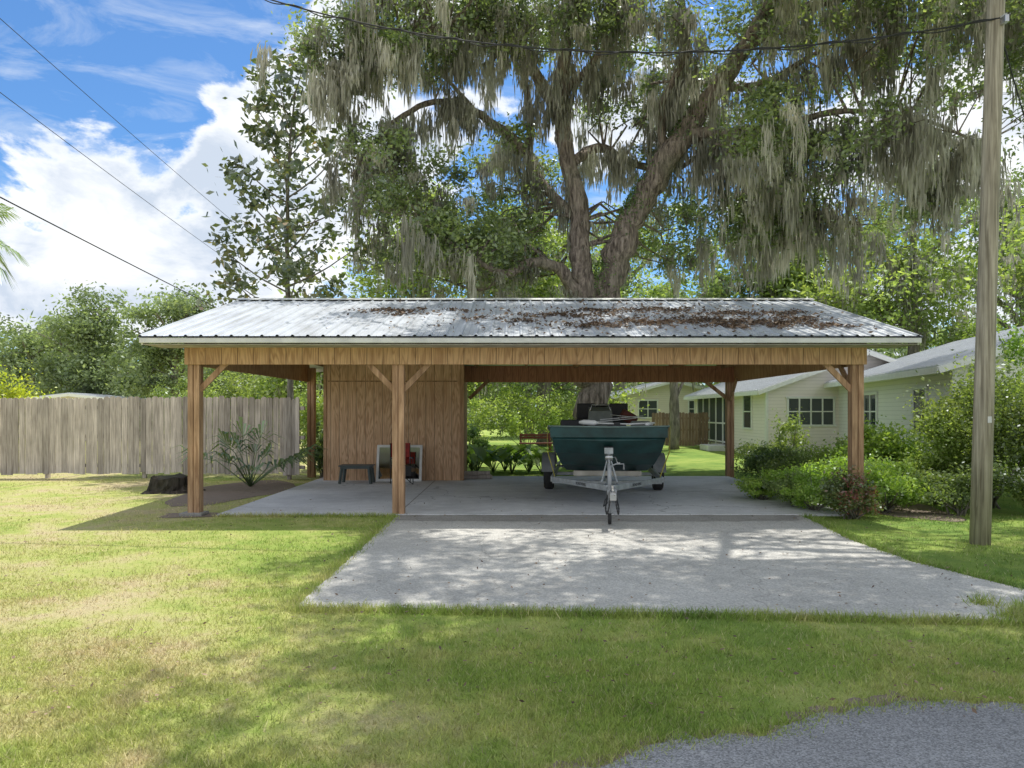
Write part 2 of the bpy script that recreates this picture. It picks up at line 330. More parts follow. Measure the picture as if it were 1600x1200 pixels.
for a,b,n in (((-1.84,11.8),(-1.84,6.35),2600),((-1.8,6.28),(0,6.15),2200),((0,6.15),(2,6.03),2400),((2,6.03),(4.9,5.77),3200),((4.76,6.9),(4.4,8.2),1000),((4.4,8.2),(4.36,9.6),1000),((4.36,9.6),(4.6,11.8),1400),((-4.6,11.86),(-1.85,11.86),1500),((6.2,5.8),(4.75,6.9),900)): Vs.append(edge(a,b,n))
for i in range(3,15): Vs.append(edge(road_poly[i],road_poly[i+1],int(900*math.dist(road_poly[i],road_poly[i+1])),.06,.03))
for wx,wy in ((4.1,6.05),(4.25,6.2),(4.0,6.4),(3.95,5.98)): Vs.append(blades(wx+rng.normal(size=160)*.06,wy+rng.normal(size=160)*.05,.10*np.ones(160),.009))
V=np.concatenate(Vs)
grass=fast('grass',V,3,rng.random(len(V)//3),blade); tag(grass,kind='stuff')
def litter(name,xs,ys,z,size,mat,flat=.85):
    c=np.stack([xs,ys,z+rng.random(len(xs))*.02],1); L=size*(.5+rng.random(len(xs)))
    o=fast(name,leafquads(c,L,L*.5,flat),4,rng.random(len(xs)),mat); return tag(o,kind='stuff')
n=1600; ly=4+rng.random(n)**1.2*10; lx=(rng.random(n)*2-.9)*(ly*.75)
litter('fallen_leaves',lx,ly,.03,.03,deadleaf)
# ---------------------------------------------------------------- carport
cp=tag(empty('carport',(0,0,0)),'open wooden carport with ribbed galvanised roof over a concrete slab','carport')
XL,XR=-5.6,6.15; YE,YR,YB=11.3,15.5,19.7; ZE,ZR=2.78,3.93
def corr_roof(name,x0,x1,a,b,mat,parent,pitch=.2285,rh=.022,thick=.02):
    a=Vector(a);b=Vector(b); nrm=Vector((1,0,0)).cross(b-a).normalized(); 
    if nrm.z<0: nrm=-nrm
    prof=[];x=x0
    while x<x1-1e-6:
        for dx,h in ((0,0),(.018,rh),(.042,rh),(.06,0),(.135,0),(.142,.006),(.15,0)):
            if x+dx<x1: prof.append((x+dx,h))
        x+=pitch
    prof.append((x1,0)); V=[];F=[];m=len(prof)
    for e in (a,b):
        for px,h in prof: V.append(Vector((px,e.y,e.z))+nrm*h)
    F+=[[i,i+1,m+i+1,m+i] for i in range(m-1)]
    o=len(V)
    for e in (a,b):
        for px in (x0,x1): V.append(Vector((px,e.y,e.z))-nrm*thick)
    F.append([o,o+1,o+3,o+2]); F.append([0,m,o+2,o]); F.append([m-1,o+1,o+3,2*m-1])
    return mesh(name,V,F,mat,parent)
corr_roof('roof',XL,XR,(0,YE,ZE),(0,YR,ZR),galv,cp); corr_roof('roof',XL,XR,(0,YB,ZE),(0,YR,ZR),galv,cp)
capv=[(XL-.01,YR-.16,ZR-.005),(XL-.01,YR,ZR+.05),(XL-.01,YR+.16,ZR-.005),(XR+.01,YR-.16,ZR-.005),(XR+.01,YR,ZR+.05),(XR+.01,YR+.16,ZR-.005)]
mesh('ridge_cap',capv,[[0,1,4,3],[1,2,5,4],[0,3,5,2],[0,2,1],[3,4,5]],trimmetal,cp)
boxes('eave_trim',[(((XL+XR)/2,YE+.035,ZE-.062),(XR-XL-.02,.04,.075))],trimmetal,cp)
boxes('eave_trim',[(((XL+XR)/2,YB-.035,ZE-.062),(XR-XL-.02,.04,.075))],trimmetal,cp)
for xx in (XL+.03,XR-.03):
    beams('rake_trim',[((xx,YE+.06,ZE-.075),(xx,YR,ZR-.09),.035,.11),((xx,YR,ZR-.09),(xx,YB-.06,ZE-.075),.035,.11)],trimmetal,cp)
boxes('soffit',[((0.275,YE+.37,ZE-.118),(XR-XL-.12,.62,.015))],whitewood,cp)
PXL,PXR=-5.03,5.46; PY0,PY1=12.0,18.95
ZB0,ZB1=2.39,2.74
boxes('front_beam_panel',[(((PXL+PXR)/2,PY0-.12,(ZB0+ZB1)/2),(PXR-PXL+.24,.025,ZB1-ZB0))],plybeam,cp)
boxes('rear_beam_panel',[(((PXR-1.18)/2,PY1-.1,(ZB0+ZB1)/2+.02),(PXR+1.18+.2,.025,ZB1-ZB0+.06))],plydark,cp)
boxes('header_beam',[(((PXL+PXR)/2,PY0-.085,ZB1-.12),(PXR-PXL+.2,.04,.2)),(((PXL+PXR)/2,PY0+.085,ZB1-.12),(PXR-PXL+.2,.04,.2))],postwood,cp)
for x in (PXL-.09,PXR+.09):
    zt=lambda y: ZE+(ZR-ZE)*(1-abs(y-YR)/(YR-YE))-.13
    t=.0125
    y0,y1=PY0-.1,PY1+.1
    prof=[(y0,ZB0),(y1,ZB0),(y1,zt(y1)),(YR,zt(YR)),(y0,zt(y0))]
    V=[(x-t,a,b) for a,b in prof]+[(x+t,a,b) for a,b in prof]
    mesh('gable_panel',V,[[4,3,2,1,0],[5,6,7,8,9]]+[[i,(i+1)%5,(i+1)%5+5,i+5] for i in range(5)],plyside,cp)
for x in np.arange(PXL+.5,PXR,1.22):
    beams('rafter',[((x,PY0-.3,ZE+.02),(x,YR,ZR-.12),.04,.14),((x,YR,ZR-.12),(x,PY1+.3,ZE+.02),.04,.14),((x,PY0,ZB1+.03),(x,PY1,ZB1+.03),.038,.09)],postwood,cp)
def post(x,y,z0=.0):
    return boxes('post',[((x-.048,y,(z0+ZB1)/2),(.085,.17,ZB1-z0)),((x+.052,y,(z0+ZB1)/2),(.085,.17,ZB1-z0)),((x,y,(z0+ZB1)/2),(.03,.13,ZB1-z0-.02))],postwood,cp,.008)
for x,y in ((PXL,PY0),(-1.8,PY0),(PXR,PY0),(PXR,PY1),(PXL,PY1)): post(x,y)
def brace(x,y,s,L=.46): beams('brace',[((x+s*.05,y,ZB0-.42),(x+s*(.05+L),y,ZB0+.05),.045,.09)],postwood,cp)
brace(PXL,PY0,1);brace(-1.8,PY0,1);brace(-1.8,PY0,-1);brace(PXR,PY0,-1);brace(PXR,PY1,-1,.6);brace(-1.12,PY1-.1,1,.5)
beams('brace',[((PXR,PY1-.08,ZB0-.45),(PXR,PY1-.6,ZB0+.05),.045,.09)],postwood,cp); beams('brace',[((PXR,PY0+.08,ZB0-.45),(PXR,PY0+.6,ZB0+.05),.045,.09)],postwood,cp)
boxes('post_footing',[((PXL-.02,PY0,.03),(.36,.32,.05))],seamconc,cp,.015)
# storage room
SX0,SX1,SY0,SY1=-4.42,-1.18,17.75,PY1+.9
zf=ZB1+.35
boxes('storage_wall',[(((SX0+SX1)/2,SY0,(zf)/2+.03),(SX1-SX0,.03,zf))],ply,cp,.003)
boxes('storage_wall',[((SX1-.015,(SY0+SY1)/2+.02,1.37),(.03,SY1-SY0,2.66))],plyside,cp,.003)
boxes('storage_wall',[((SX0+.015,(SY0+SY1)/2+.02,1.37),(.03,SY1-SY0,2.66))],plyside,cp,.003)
boxes('storage_wall',[(((SX0+SX1)/2,SY1,1.33),(SX1-SX0,.03,2.58))],ply,cp,.003)
boxes('storage_corner_trim',[((SX1+.01,SY0-.025,1.45),(.09,.022,2.84)),((SX1+.017,SY0+.03,1.45),(.022,.085,2.84))],postwood,cp)
boxes('storage_corner_trim',[((SX0+.03,SY0-.027,1.45),(.07,.022,2.84))],postwood,cp)
boxes('storage_band_trim',[(((SX0+SX1)/2,SY0-.022,2.36),(SX1-SX0-.2,.012,.03))],postwood,cp,.002)
# leaf debris on roof
def rz(y): return ZE+(ZR-ZE)*(y-YE)/(YR-YE)
cl=[(-2.2,13.9,.5,.07,300),(-2.0,13.5,.35,.05,120),(.9,13.3,.75,.10,380),(1.6,13.9,.6,.08,260),(2.8,14.0,.7,.07,240),(1.3,12.2,.45,.09,330),(2.3,12.5,.7,.14,430),(3.4,12.7,.6,.14,430),(4.4,12.35,.6,.18,560),(4.9,12.9,.35,.16,260),(3.5,12.15,.35,.12,220),(4.0,13.5,.7,.12,320),(5.0,13.6,.35,.12,180),(0.2,12.6,.3,.05,100),(-.6,12.9,.2,.04,60),(3.0,13.2,1.4,.6,400),(2.0,13.0,3.2,1.1,900),(5.2,12.1,.25,.08,160),(-1.0,13.9,.3,.05,80)]
pts=[]
for cx,cy,rx,ry,n in cl:
    x=cx+rng.normal(size=n)*rx*.6+np.round(rng.normal(size=n)*.6)*.03; y=cy+rng.normal(size=n)*ry*.95+ .12*np.sin(x*9+cx); pts.append(np.stack([x,y,rz(y)+.012+rng.random(n)*.04],1))
pts=np.concatenate(pts); pts=pts[(pts[:,1]>YE+.1)&(pts[:,0]<XR-.1)&(pts[:,1]<YR-.2)]
L=.075*(.5+rng.random(len(pts))); o=fast('roof_leaf_litter',leafquads(pts,L,L*.45,.7),4,rng.random(len(pts)),deadleaf); tag(o,kind='stuff')
# ---------------------------------------------------------------- fence
def plank_fence(name,label,a,b,h,mat,pw=.138,gap=.011,z0=.12,dog=.035,sag=0):
    a=np.array(a,float);b=np.array(b,float);L=np.linalg.norm(b-a);u=(b-a)/L;nrm=np.array([-u[1],u[0]])
    top=empty(name,(a[0],a[1],0)); tag(top,label,'fence')
    parts=[];k=int(L/(pw+gap))
    for i in range(k):
        s=i*(pw+gap); zt=h+rng.normal()*.016+sag*math.sin(i*.12); zb=z0+rng.normal()*.02; t=.018; off=rng.normal()*.006
        V=[]
        for o_ in (0,t):
            for (ss,zz) in ((s,zb),(s+pw,zb),(s+pw,zt-dog),(s+pw-dog,zt),(s+dog,zt),(s,zt-dog)):
                p_=u*ss+nrm*(o_+off); V.append((p_[0],p_[1],zz))
        F=[[5,4,3,2,1,0],[6,7,8,9,10,11]]+[[j,(j+1)%6,(j+1)%6+6,j+6] for j in range(6)]
        parts.append((V,F))
    V,F,Rn=join(parts); mesh('fence_boards',V,F,mat,top,rnd=Rn)
    for z in (z0+.2,h*.52,h-.25):
        p0=nrm*.045;p1=u*L+nrm*.045; beams('fence_rail',[((p0[0],p0[1],z),(p1[0],p1[1],z),.04,.085)],mat,top)
    for i in range(int(L/2.4)+1):
        p_=u*min(i*2.4+.1,L-.06)+nrm*.11; boxes('fence_post',[((p_[0],p_[1],h*.47),(.09,.09,h*.94))],mat,top)
    return top
plank_fence('wooden_fence','weathered grey dog-eared plank fence beside the carport',(-26,18.6),(-5.3,18.6),2.0,fencewood,sag=.012)
gt=plank_fence('fence_gate','short weathered gate panel turned toward the yard',(-5.55,18.3),(-4.95,17.9),1.98,fencewood)
gt['category']='gate'
plank_fence('wooden_fence','brown plank fence near the cream house',(6.3,34),(8.9,34),1.6,brownfence)
# ---------------------------------------------------------------- trees
def clusters(blobs):
    out=[]
    for (x,y,z,rx,ry,rz_,n) in blobs:
        d=unit(rng.normal(size=(n,3)))*(rng.random((n,1))**.45); out.append(np.array([x,y,z])+d*np.array([rx,ry,rz_]))
    return np.concatenate(out)
def cluster_leaves(cc,per,rad,L,asp=.5,flat=.6):
    n=len(cc); per_=(per*(.5+rng.random(n))).astype(int); idx=np.repeat(np.arange(n),per_)
    rr=(rad*(.55+.9*rng.random(n)))[idx][:,None]; off=rng.normal(size=(len(idx),3))*rr*.5; off[:,2]*=flat
    c=cc[idx]+off; ll=L*(.6+.8*rng.random(len(idx)))
    tone=rng.random(n)[idx]; rn=np.clip(.5*tone+.5*rng.random(len(idx))+.0,0,1)
    return leafquads(c,ll,ll*asp,.25),rn
def moss_geo(tops,lens,k=26,spread=.13,w=.035):
    # each tuft: wide and ragged at the top, several lobes thinning to a few wisps below
    n=len(tops); idx=np.repeat(np.arange(n),k); m=len(idx); L=lens[idx]
    lobe=rng.integers(0,3,m); lo=(rng.normal(size=(n,3,2))*spread*.75)[idx,lobe]; ll_=(.45+.55*rng.random((n,3)))[idx,lobe]
    t=rng.random(m)**1.1*ll_; cw=(spread*(.6+.6*rng.random(n)))[idx]*(1-.65*t)
    sway=(rng.normal(size=(n,2))*.12)[idx]*(t*L)[:,None]
    st=tops[idx].copy(); st[:,:2]+=rng.normal(size=(m,2))*cw[:,None]*.6+lo*(.5+.3*L[:,None])+sway; st[:,2]-=t*L*.85
    l=(.12+.26*rng.random(m))*np.minimum(L,1.6)+.08; th=rng.random(m)*6.283; dx=np.stack([np.cos(th),np.sin(th),.35*rng.normal(size=m)],1)
    wob=rng.normal(size=(m,3))*.04; ww=(w*(.5+rng.random(m)))[:,None]
    e=st.copy(); e[:,2]-=l; mid=st*.6+e*.4+wob*[1,1,.3]
    V=np.stack([st,mid+dx*ww/2,e+wob*[1.3,1.3,0],mid-dx*ww/2],1).reshape(-1,3)
    return V,np.clip(rng.random(n)[idx]*.6+rng.random(m)*.4,0,1)
def tree(name,label,limbs,blobs,leafmat,barkmat,per=200,rad=.75,leaf=.13,asp=.5,moss=0,mosslen=(.5,1.6),twig=.03,cat='tree',flat=.6,mossk=26,mossw=.035,twigs=True,gaps=None,longmoss=None,spread=.15,rs=1.0):
    b=limbs[0][0][0]; top=empty(name,(b[0],b[1],0)); tag(top,label,cat); TN=np.array([b[0],b[1],0.])
    geos=[];allp=[];allr=[]
    for pts,rad_ in limbs:
        p,r=smoothpath(pts,rad_,5); r=r*rs; p=p+rng.normal(size=p.shape)*r[:,None]*.16; geos.append(tube_geo(p-TN,r*(1+.12*(rng.random(len(r))-.5)),14 if r[0]>.15 else 7,.16)); allp.append(p);allr.append(r)
    AP=np.concatenate(allp);AR=np.concatenate(allr)
    cc=clusters(blobs)
    if gaps:
        for gx,gy,gz,grx,gry,grz in gaps: cc=cc[(((cc-[gx,gy,gz])/[grx,gry,grz])**2).sum(1)>1]
    if twigs:
        for c in cc:
            d=np.linalg.norm(AP-c,axis=1)+np.where(AP[:,2]>c[2]+.5,1.2,0)+np.where(AR>.3,1.0,0); i=int(np.argmin(d)); a=AP[i]
            if np.linalg.norm(a-c)<.2: continue
            m1=a*.62+c*.38+rng.normal(size=3)*.22*np.linalg.norm(a-c)*.6; m1[2]+=.12*np.linalg.norm(a-c)
            m2=a*.25+c*.75+rng.normal(size=3)*.12*np.linalg.norm(a-c)
            r0=min(AR[i]*.6,twig*(.6+.25*np.linalg.norm(a-c))); geos.append(tube_geo([a-TN,m1-TN,m2-TN,c-TN],[r0,r0*.7,r0*.45,r0*.2],5,0,False))
    V,F,Rn=join(geos); mesh('trunk',V,F,barkmat,top,True,rnd=Rn)
    V,rn=cluster_leaves(cc,per,rad,leaf,asp,flat); fast('crown',V-TN,4,rn,leafmat,top)
    if moss:
        pick=cc[rng.integers(0,len(cc),moss)]+rng.normal(size=(moss,3))*[.5,.5,.2]
        k=moss//4; sel=AP[(AR<.3)]
        if len(sel): pick=np.concatenate([pick,sel[rng.integers(0,len(sel),k)]])
        ln=mosslen[0]+(mosslen[1]-mosslen[0])*rng.random(len(pick))**2.0
        if longmoss is not None:
            q=[];ql=[]
            for li,nq,l0,l1 in longmoss:
                p=allp[li]; p=p[len(p)//4:]; s=p[rng.integers(0,len(p),nq)]+rng.normal(size=(nq,3))*[.35,.5,.1]; q.append(s); ql.append(l0+(l1-l0)*rng.random(nq)**1.5)
            pick=np.concatenate([pick]+q); ln=np.concatenate([ln]+ql)
        V,rn=moss_geo(pick,ln,mossk,spread,mossw); mo=fast('spanish_moss',V-TN,4,rn,mossmat,top); mo['kind']='stuff'
    return top,AP,AR
oak_limbs=[
 ([(2.3,22,-.1),(2.32,22,.5),(2.35,22,2),(2.4,22,3.6),(2.45,22,4.6)],[.9,.62,.55,.57,.55]),
 ([(2.45,22,3.9),(2.75,22,5.3),(3.3,21.9,6.7),(3.9,21.8,8.0),(5.1,21.5,9.8),(6.3,21,11.5),(7.6,20.5,13.0),(9,20,14.6)],[.5,.48,.44,.40,.35,.26,.18,.1]),
 ([(2.4,22,3.9),(2.1,22,5.4),(2.0,22,6.2),(2.0,22.2,7.5),(1.6,22.2,9.4),(1.4,22,10.9),(1.7,21.8,12.7),(2.2,21.5,14.8)],[.44,.36,.33,.30,.27,.24,.18,.1]),
 ([(1.5,22.1,10.0),(.9,21.8,11.0),(.2,21.4,12.1),(-.9,21,13.8)],[.2,.17,.13,.06]),
 ([(2.0,22.2,7.3),(1.1,22.8,8.3),(.6,23,9.2),(.5,23,11),(.2,23,13.2)],[.18,.16,.15,.12,.06]),
 ([(.6,23,9.3),(0,22.5,9.8),(-1.1,22,10.4),(-2,21.5,10.5),(-3,21,9.9),(-3.7,20.6,9.1),(-4.3,20.3,8.0)],[.16,.15,.13,.10,.08,.05,.03]),
 ([(2.2,22,4.5),(1.5,21.8,5.6),(.7,21.4,5.9),(-.2,21,5.5),(-1.2,20.6,5.9),(-2.5,20.2,6.8)],[.26,.2,.16,.12,.07,.03]),
 ([(5.0,21.5,9.6),(6,21,9.4),(7.1,20.4,9.3),(8.4,19.8,9.5),(10,19,9.1),(11.5,18.5,8.2)],[.2,.16,.12,.09,.05,.03]),
 ([(1.8,22.2,9.0),(2.6,23,9.7),(3.7,23.4,9.4),(5,23.6,9.2),(6.5,24,10.2)],[.18,.16,.13,.1,.05]),
 ([(6.3,21,11.5),(7,17.5,13.0),(6,13.5,12.4),(4.5,9.5,11.2)],[.2,.16,.11,.05]),
 ([(1.7,21.8,12.7),(2,17.5,14.0),(1.8,13,13.2),(2.2,9.5,11.9)],[.16,.13,.09,.04]),
 ([(7.0,20.7,12.3),(9.5,19.5,12.6),(12,18.5,11.9),(14,17.5,10.6)],[.2,.15,.1,.04]),
 ([(.2,21.4,12.1),(-1.8,20.8,12.2),(-3.8,20.3,11.5),(-5,20,10.5)],[.12,.1,.07,.03]),
 ([(5.0,21.5,9.6),(6.4,22,8.6),(8.0,22,7.9),(9.6,21.6,7.0)],[.16,.12,.08,.03]),
 ([(1.4,22,10.8),(2.3,21.6,11.6),(3.0,21.2,12.6),(3.4,21,14.0)],[.13,.11,.08,.04]),
 ([(4.4,21.7,8.9),(4.3,21.4,10.4),(4.9,21.2,11.8),(4.7,21,13.4)],[.15,.12,.09,.04]),
 ([(5.7,21.2,10.7),(7.2,21.4,11.0),(8.9,21.2,11.9),(10.4,21,12.2)],[.13,.11,.07,.03]),
 ([(-1.1,22,10.4),(-1.9,22.2,11.4),(-3.1,22,12.1)],[.09,.06,.03]),
 ([(-.1,21.3,12.3),(-.7,21.6,11.6),(-1.6,21.8,11.9),(-2.6,21.9,13.2)],[.08,.06,.05,.03]),
 ([(-.2,21,5.5),(-.9,21.4,5.1),(-1.9,21.5,5.4)],[.08,.05,.03]),
]
oak_blobs=[(-2.6,20,12.3,3.1,2.5,2.0,54),(-4.6,20,10.9,1.1,1.4,1.2,11),(-2.8,20.5,7.6,1.7,1.7,2.2,30),(-1.0,21,6.2,1.9,1.4,1.3,24),
 (1.6,21,13.0,3.6,2.4,1.6,64),(8,20,12.8,4.2,3.2,2.2,78),(7.5,19.6,8.8,2.2,1.8,1.6,28),(12.6,18,10.5,3.0,2.6,2.4,56),(4.4,23.2,11.4,2.8,1.3,1.9,32),(0.0,23.5,9.2,1.8,1.5,1.5,14),
 (7.9,22.2,7.5,2.3,1.3,1.6,34),(-.2,23.2,6.7,1.9,1.2,1.6,30),(4.9,23.8,7.2,1.6,1.0,1.6,20),(11.2,20.5,7.8,1.8,1.4,1.4,18),
 (5.4,8.9,11.3,4.6,4.4,.9,205),(4.6,6.9,11.0,3.9,1.6,.7,75),(2.0,12.5,12.6,1.9,2.4,.9,20),(6.2,15.5,12.9,4.3,2.0,1.2,46),(9.7,11,11.3,2.4,3.6,1.1,48),(2.0,16.8,13.0,3.9,1.7,.8,32)]
gaps=[(6.2,12.0,11.6,1.9,.55,2.5),(4.3,12.4,11.6,1.0,.5,2.5),(7.9,10.3,11.4,.8,.75,2.5),(6.9,9.2,11.4,.9,.42,2),(3.6,6.4,11.3,1.0,.4,2),(6.2,6.6,11.3,1.1,.4,2),(8.6,12.6,11.4,.7,.6,2),(2.6,11.2,11.6,.5,.5,2),(2.2,9.4,11.8,.6,.45,2.5)]
oak,AP,AR=tree('oak_tree','huge live oak draped in grey moss rising behind the carport',oak_limbs,oak_blobs,oakleaf,oakbark,per=235,rad=.70,leaf=.13,moss=640,mosslen=(.4,2.3),twig=.042,mossk=105,mossw=.044,gaps=gaps,spread=.20,rs=.9,
  longmoss=[(5,30,.6,2.0),(7,56,1.0,3.4),(11,42,1.0,3.0),(12,26,.8,2.4),(13,36,.8,2.8),(16,28,1,2.8),(8,22,.6,1.8),(3,14,.8,1.8),(15,20,.8,2.2),(14,14,.8,2.0)])
p,r=smoothpath(oak_limbs[1][0][:6],oak_limbs[1][1][:6],30); idx=rng.integers(0,len(p),9000); dd=unit(rng.normal(size=(9000,3))+np.array([-1.2,-.1,.2])); keep=(np.sin(p[idx][:,2]*2.7)+rng.normal(size=9000)*.7)>.1
c=(p[idx]+dd*r[idx][:,None]*(.92+.2*rng.random((9000,1))))[keep]-np.array([2.3,22,0])
fast('limb_fern',leafquads(c,.09,.04),4,rng.random(len(c)),darkshrub,oak)
# magnolia
mlimbs=[([(-6.5,22,0),(-6.45,22,3),(-6.55,22,6),(-6.5,22,9),(-6.3,22,11.0)],[.11,.09,.07,.04,.02])]
mb=[]
for i in range(40):
    z=3.2+7.8*(i/39); s=2.4*(1-abs((z-6.0)/6.8)**1.4)*(.45+.55*rng.random()); a=i*2.4
    e=(-6.5+math.cos(a)*s,22+math.sin(a)*s,z+.5); mlimbs.append(([(-6.5,22,z-.5),(-6.5+math.cos(a)*s*.5,22+math.sin(a)*s*.5,z-.1),e],[.03,.02,.01])); mb.append((e[0],e[1],e[2],.55,.55,.4,4))
mb.append((-6.5,22,6.3,.5,.5,3.4,18))
tree('magnolia_tree','slender young magnolia with sparse glossy leaves against the sky',mlimbs,mb,magleaf,greybark,per=26,rad=.5,leaf=.24,asp=.5,twig=.012)
def bgtree(name,label,x,y,h,w,leafm,per=150,ncl=60,leaf=.24,moss=0,low=.25,lean=0,barkm=None):
    l=[([(x,y,0),(x+lean*.3,y,h*.25),(x+lean*.6,y,h*.5),(x+lean,y,h*.85)],[.03*h,.024*h,.018*h,.006*h])]
    for i in range(6):
        a=i*1.05+rng.random(); z0=h*(.25+.08*i); l.append(([(x+lean*.5,y,z0),(x+lean*.6+math.cos(a)*w*.3,y+math.sin(a)*w*.3,z0+h*.12),(x+lean+math.cos(a)*w*.7,y+math.sin(a)*w*.6,z0+h*.2)],[.012*h,.008*h,.003*h]))
    bl=[(x+lean,y,h*.72,w*.7,w*.6,h*.26,int(ncl*.5))]
    for i in range(5):
        a=i*1.26+rng.random(); zz=h*(low+.12+.45*rng.random()); bl.append((x+lean+math.cos(a)*w*.55,y+math.sin(a)*w*.5,zz,w*.45,w*.4,h*.16,int(ncl*.1)))
    return tree(name,label,l,bl,leafm,barkm or greybark,per=per,rad=w*.2+.3,leaf=leaf,moss=moss,mosslen=(.6,2.6),twig=.04,mossk=44,mossw=.06,spread=.28)[0]
L1='broad leafy oak in the woods beyond the yard'
L2='mossy green oak above the house roofs'
L3='rounded pale green tree beyond the plank fence'
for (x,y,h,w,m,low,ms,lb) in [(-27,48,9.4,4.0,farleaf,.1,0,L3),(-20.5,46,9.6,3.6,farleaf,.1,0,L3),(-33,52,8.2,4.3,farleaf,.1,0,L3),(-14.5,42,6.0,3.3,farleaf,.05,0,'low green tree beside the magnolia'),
  (-3.6,32,11.0,4.0,brightleaf,.1,60,'bright green tree behind the carport roof'),(1.5,36,12.3,4.6,brightleaf,.1,50,L1),(-8.2,32,6.2,2.8,brightleaf,.05,20,L1),
  (7.5,52,15.5,5.8,brightleaf,.2,60,L1),(13.3,40,13.2,4.8,midleaf,.2,90,L2),(17.5,33,12.0,4.6,brightleaf,.2,90,L2),
  (24.5,36,13.5,5,midleaf,.15,90,L2),(20.5,27,10.0,3.6,brightleaf,.3,110,'mossy light green tree beside the white house'),(15.2,39,10.5,3.5,brightleaf,.25,70,'mossy light green tree beside the white house'),(1.0,48,12,4.6,midleaf,.05,40,L1)]:
    bgtree('oak_tree',lb,x,y,h,w,m,per=200,ncl=74,leaf=.22 if y<38 else .26,moss=ms,low=low)
bgtree('oak_tree','slim dark tree trunk beside the brown fence',7.1,33,8,2,midleaf,per=80,ncl=24,low=.5)
n=42000; th=rng.random(n); x=-95+190*th; y=72+rng.random(n)*14+6*np.sin(x*.1); top=8.5+2*np.sin(x*.23)+1.5*np.sin(x*.61+1)
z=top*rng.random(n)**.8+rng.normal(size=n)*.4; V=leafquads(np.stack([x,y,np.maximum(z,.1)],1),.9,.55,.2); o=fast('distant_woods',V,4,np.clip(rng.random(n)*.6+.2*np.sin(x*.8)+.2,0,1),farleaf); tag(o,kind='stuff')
# ---------------------------------------------------------------- shrubs
def shrub(name,label,x,y,w,h,mat,n=4000,leaf=.07,cat='shrub',z0=.0,asp=.5,d=None,grp=None):
    top=empty(name,(x,y,0)); tag(top,label,cat,group=grp); d=d or w
    k=22; cen=unit(rng.normal(size=(k,3)))*rng.random((k,1))**.4; cen=cen*[w*.40,d*.40,h*.34]+[0,0,h*.5+z0]; cen[:,2]*=.75+.5*rng.random(k)
    idx=rng.integers(0,k,n); sz=(.35+.6*rng.random(k))[idx][:,None]; off=unit(rng.normal(size=(n,3)))*(rng.random((n,1))**.5)*[w*.24,d*.24,h*.24]*sz
    c=cen[idx]+off; c[:,2]=np.abs(c[:,2])+.02
    s=rng.integers(0,n,n//8); c[s]=c[s]*(1.08+.2*rng.random((len(s),1)))
    l=leaf*(.6+.8*rng.random(n)); fast('foliage',leafquads(c,l,l*asp,.2),4,np.clip(.5*rng.random(k)[idx]+.5*rng.random(n),0,1),mat,top)
    g=[]
    for i in range(12):
        e=cen[i%k]; g.append(([(rng.normal()*.05,rng.normal()*.05,0),(e[0]*.5,e[1]*.5,e[2]*.5),tuple(e)],[.018,.012,.006],5))
    tubes('stem',g,greybark,top); return top
G='shrubs along the side of the driveway'
LA='green azalea bush beside the carport post'; LL='bright lime green bush beside the front post'; LR='small shrub with pinkish red leaves at the carport post'; LH='tall dense green hedge bush near the pole'; LB='overgrown leafy shrub with mixed green leaves in the bed'
for a in [('shrub',LA,5.85,17.2,1.6,.85,darkshrub,4600,.065),('shrub',LA,5.8,15.6,1.6,.85,midleaf,5200,.06),
 ('shrub',LB,5.45,14.3,1.5,.75,limeleaf,5600,.06),('shrub',LB,5.0,13.2,1.3,.6,midleaf,5200,.055),('shrub',LB,6.6,16.2,1.6,.95,limeleaf,5200,.065),
 ('shrub',LL,7.1,14.6,2.0,1.6,limeleaf,11000,.075),('shrub',LL,6.2,13.4,1.7,.95,limeleaf,7500,.065),
 ('shrub',LR,5.25,11.6,1.1,.75,redleaf,6200,.05),('shrub',LB,4.95,12.4,1.1,.6,limeleaf,4800,.05),('shrub',LB,6.1,12.3,1.5,.85,limeleaf,6600,.06),
 ('shrub','low green shrub spilling onto the driveway',4.6,13.9,1.0,.45,limeleaf,3000,.055),('shrub',LL,7.9,17.0,1.8,1.15,limeleaf,5600,.075),
 ('shrub',LB,7.6,13.4,1.9,1.1,brightleaf,7800,.065),
 ('shrub',LH,8.2,12.9,2.5,2.7,brightleaf,27000,.07),('shrub',LH,9.7,13.8,2.6,2.9,limeleaf,15000,.08),('shrub',LH,9.6,15.6,1.8,2.0,midleaf,8000,.08),
 ('shrub',LB,7.1,12.0,1.5,.85,midleaf,6600,.06),('shrub',LB,8.4,11.8,1.4,.9,brightleaf,5600,.06),
 ('shrub','low sprawling shrub near the screened porch',6.7,19.0,1.8,.8,midleaf,4200,.065),('shrub','low sprawling shrub near the screened porch',7.2,21.5,1.9,.9,brightleaf,4200,.07),
 ('shrub','light green sapling bush in front of the cream house',8.3,22.5,1.0,1.9,brightleaf,1500,.085),
 ('shrub','medium green bush in front of the pale house',8.9,19.0,1.8,1.1,midleaf,5200,.08)]:
    shrub(*a,grp=G)
for (x,y,w,h,m,n) in [(-1.6,28,3,2.4,brightleaf,5000),(.6,31,3,2.8,brightleaf,5000),(2.0,33,2.6,2.6,brightleaf,4000),(-3.5,30,3,3,midleaf,4500),(-6.3,26,2.6,2.8,brightleaf,4500),(-8.5,24,2.6,3.0,brightleaf,4500),(-10.5,26,3,2.8,brightleaf,4000),(-5.2,21,1.6,1.5,midleaf,3000),(-1.2,22.5,1.1,1.1,darkshrub,2200),(-13.5,30,3,2.8,midleaf,4000),(4.6,37.5,2.4,2.3,brightleaf,4000)]:
    shrub('shrub','loose leafy green bush on the far side of the lawn',x,y,w,h,m,n,.11,grp='bushes on the far side of the lawn')
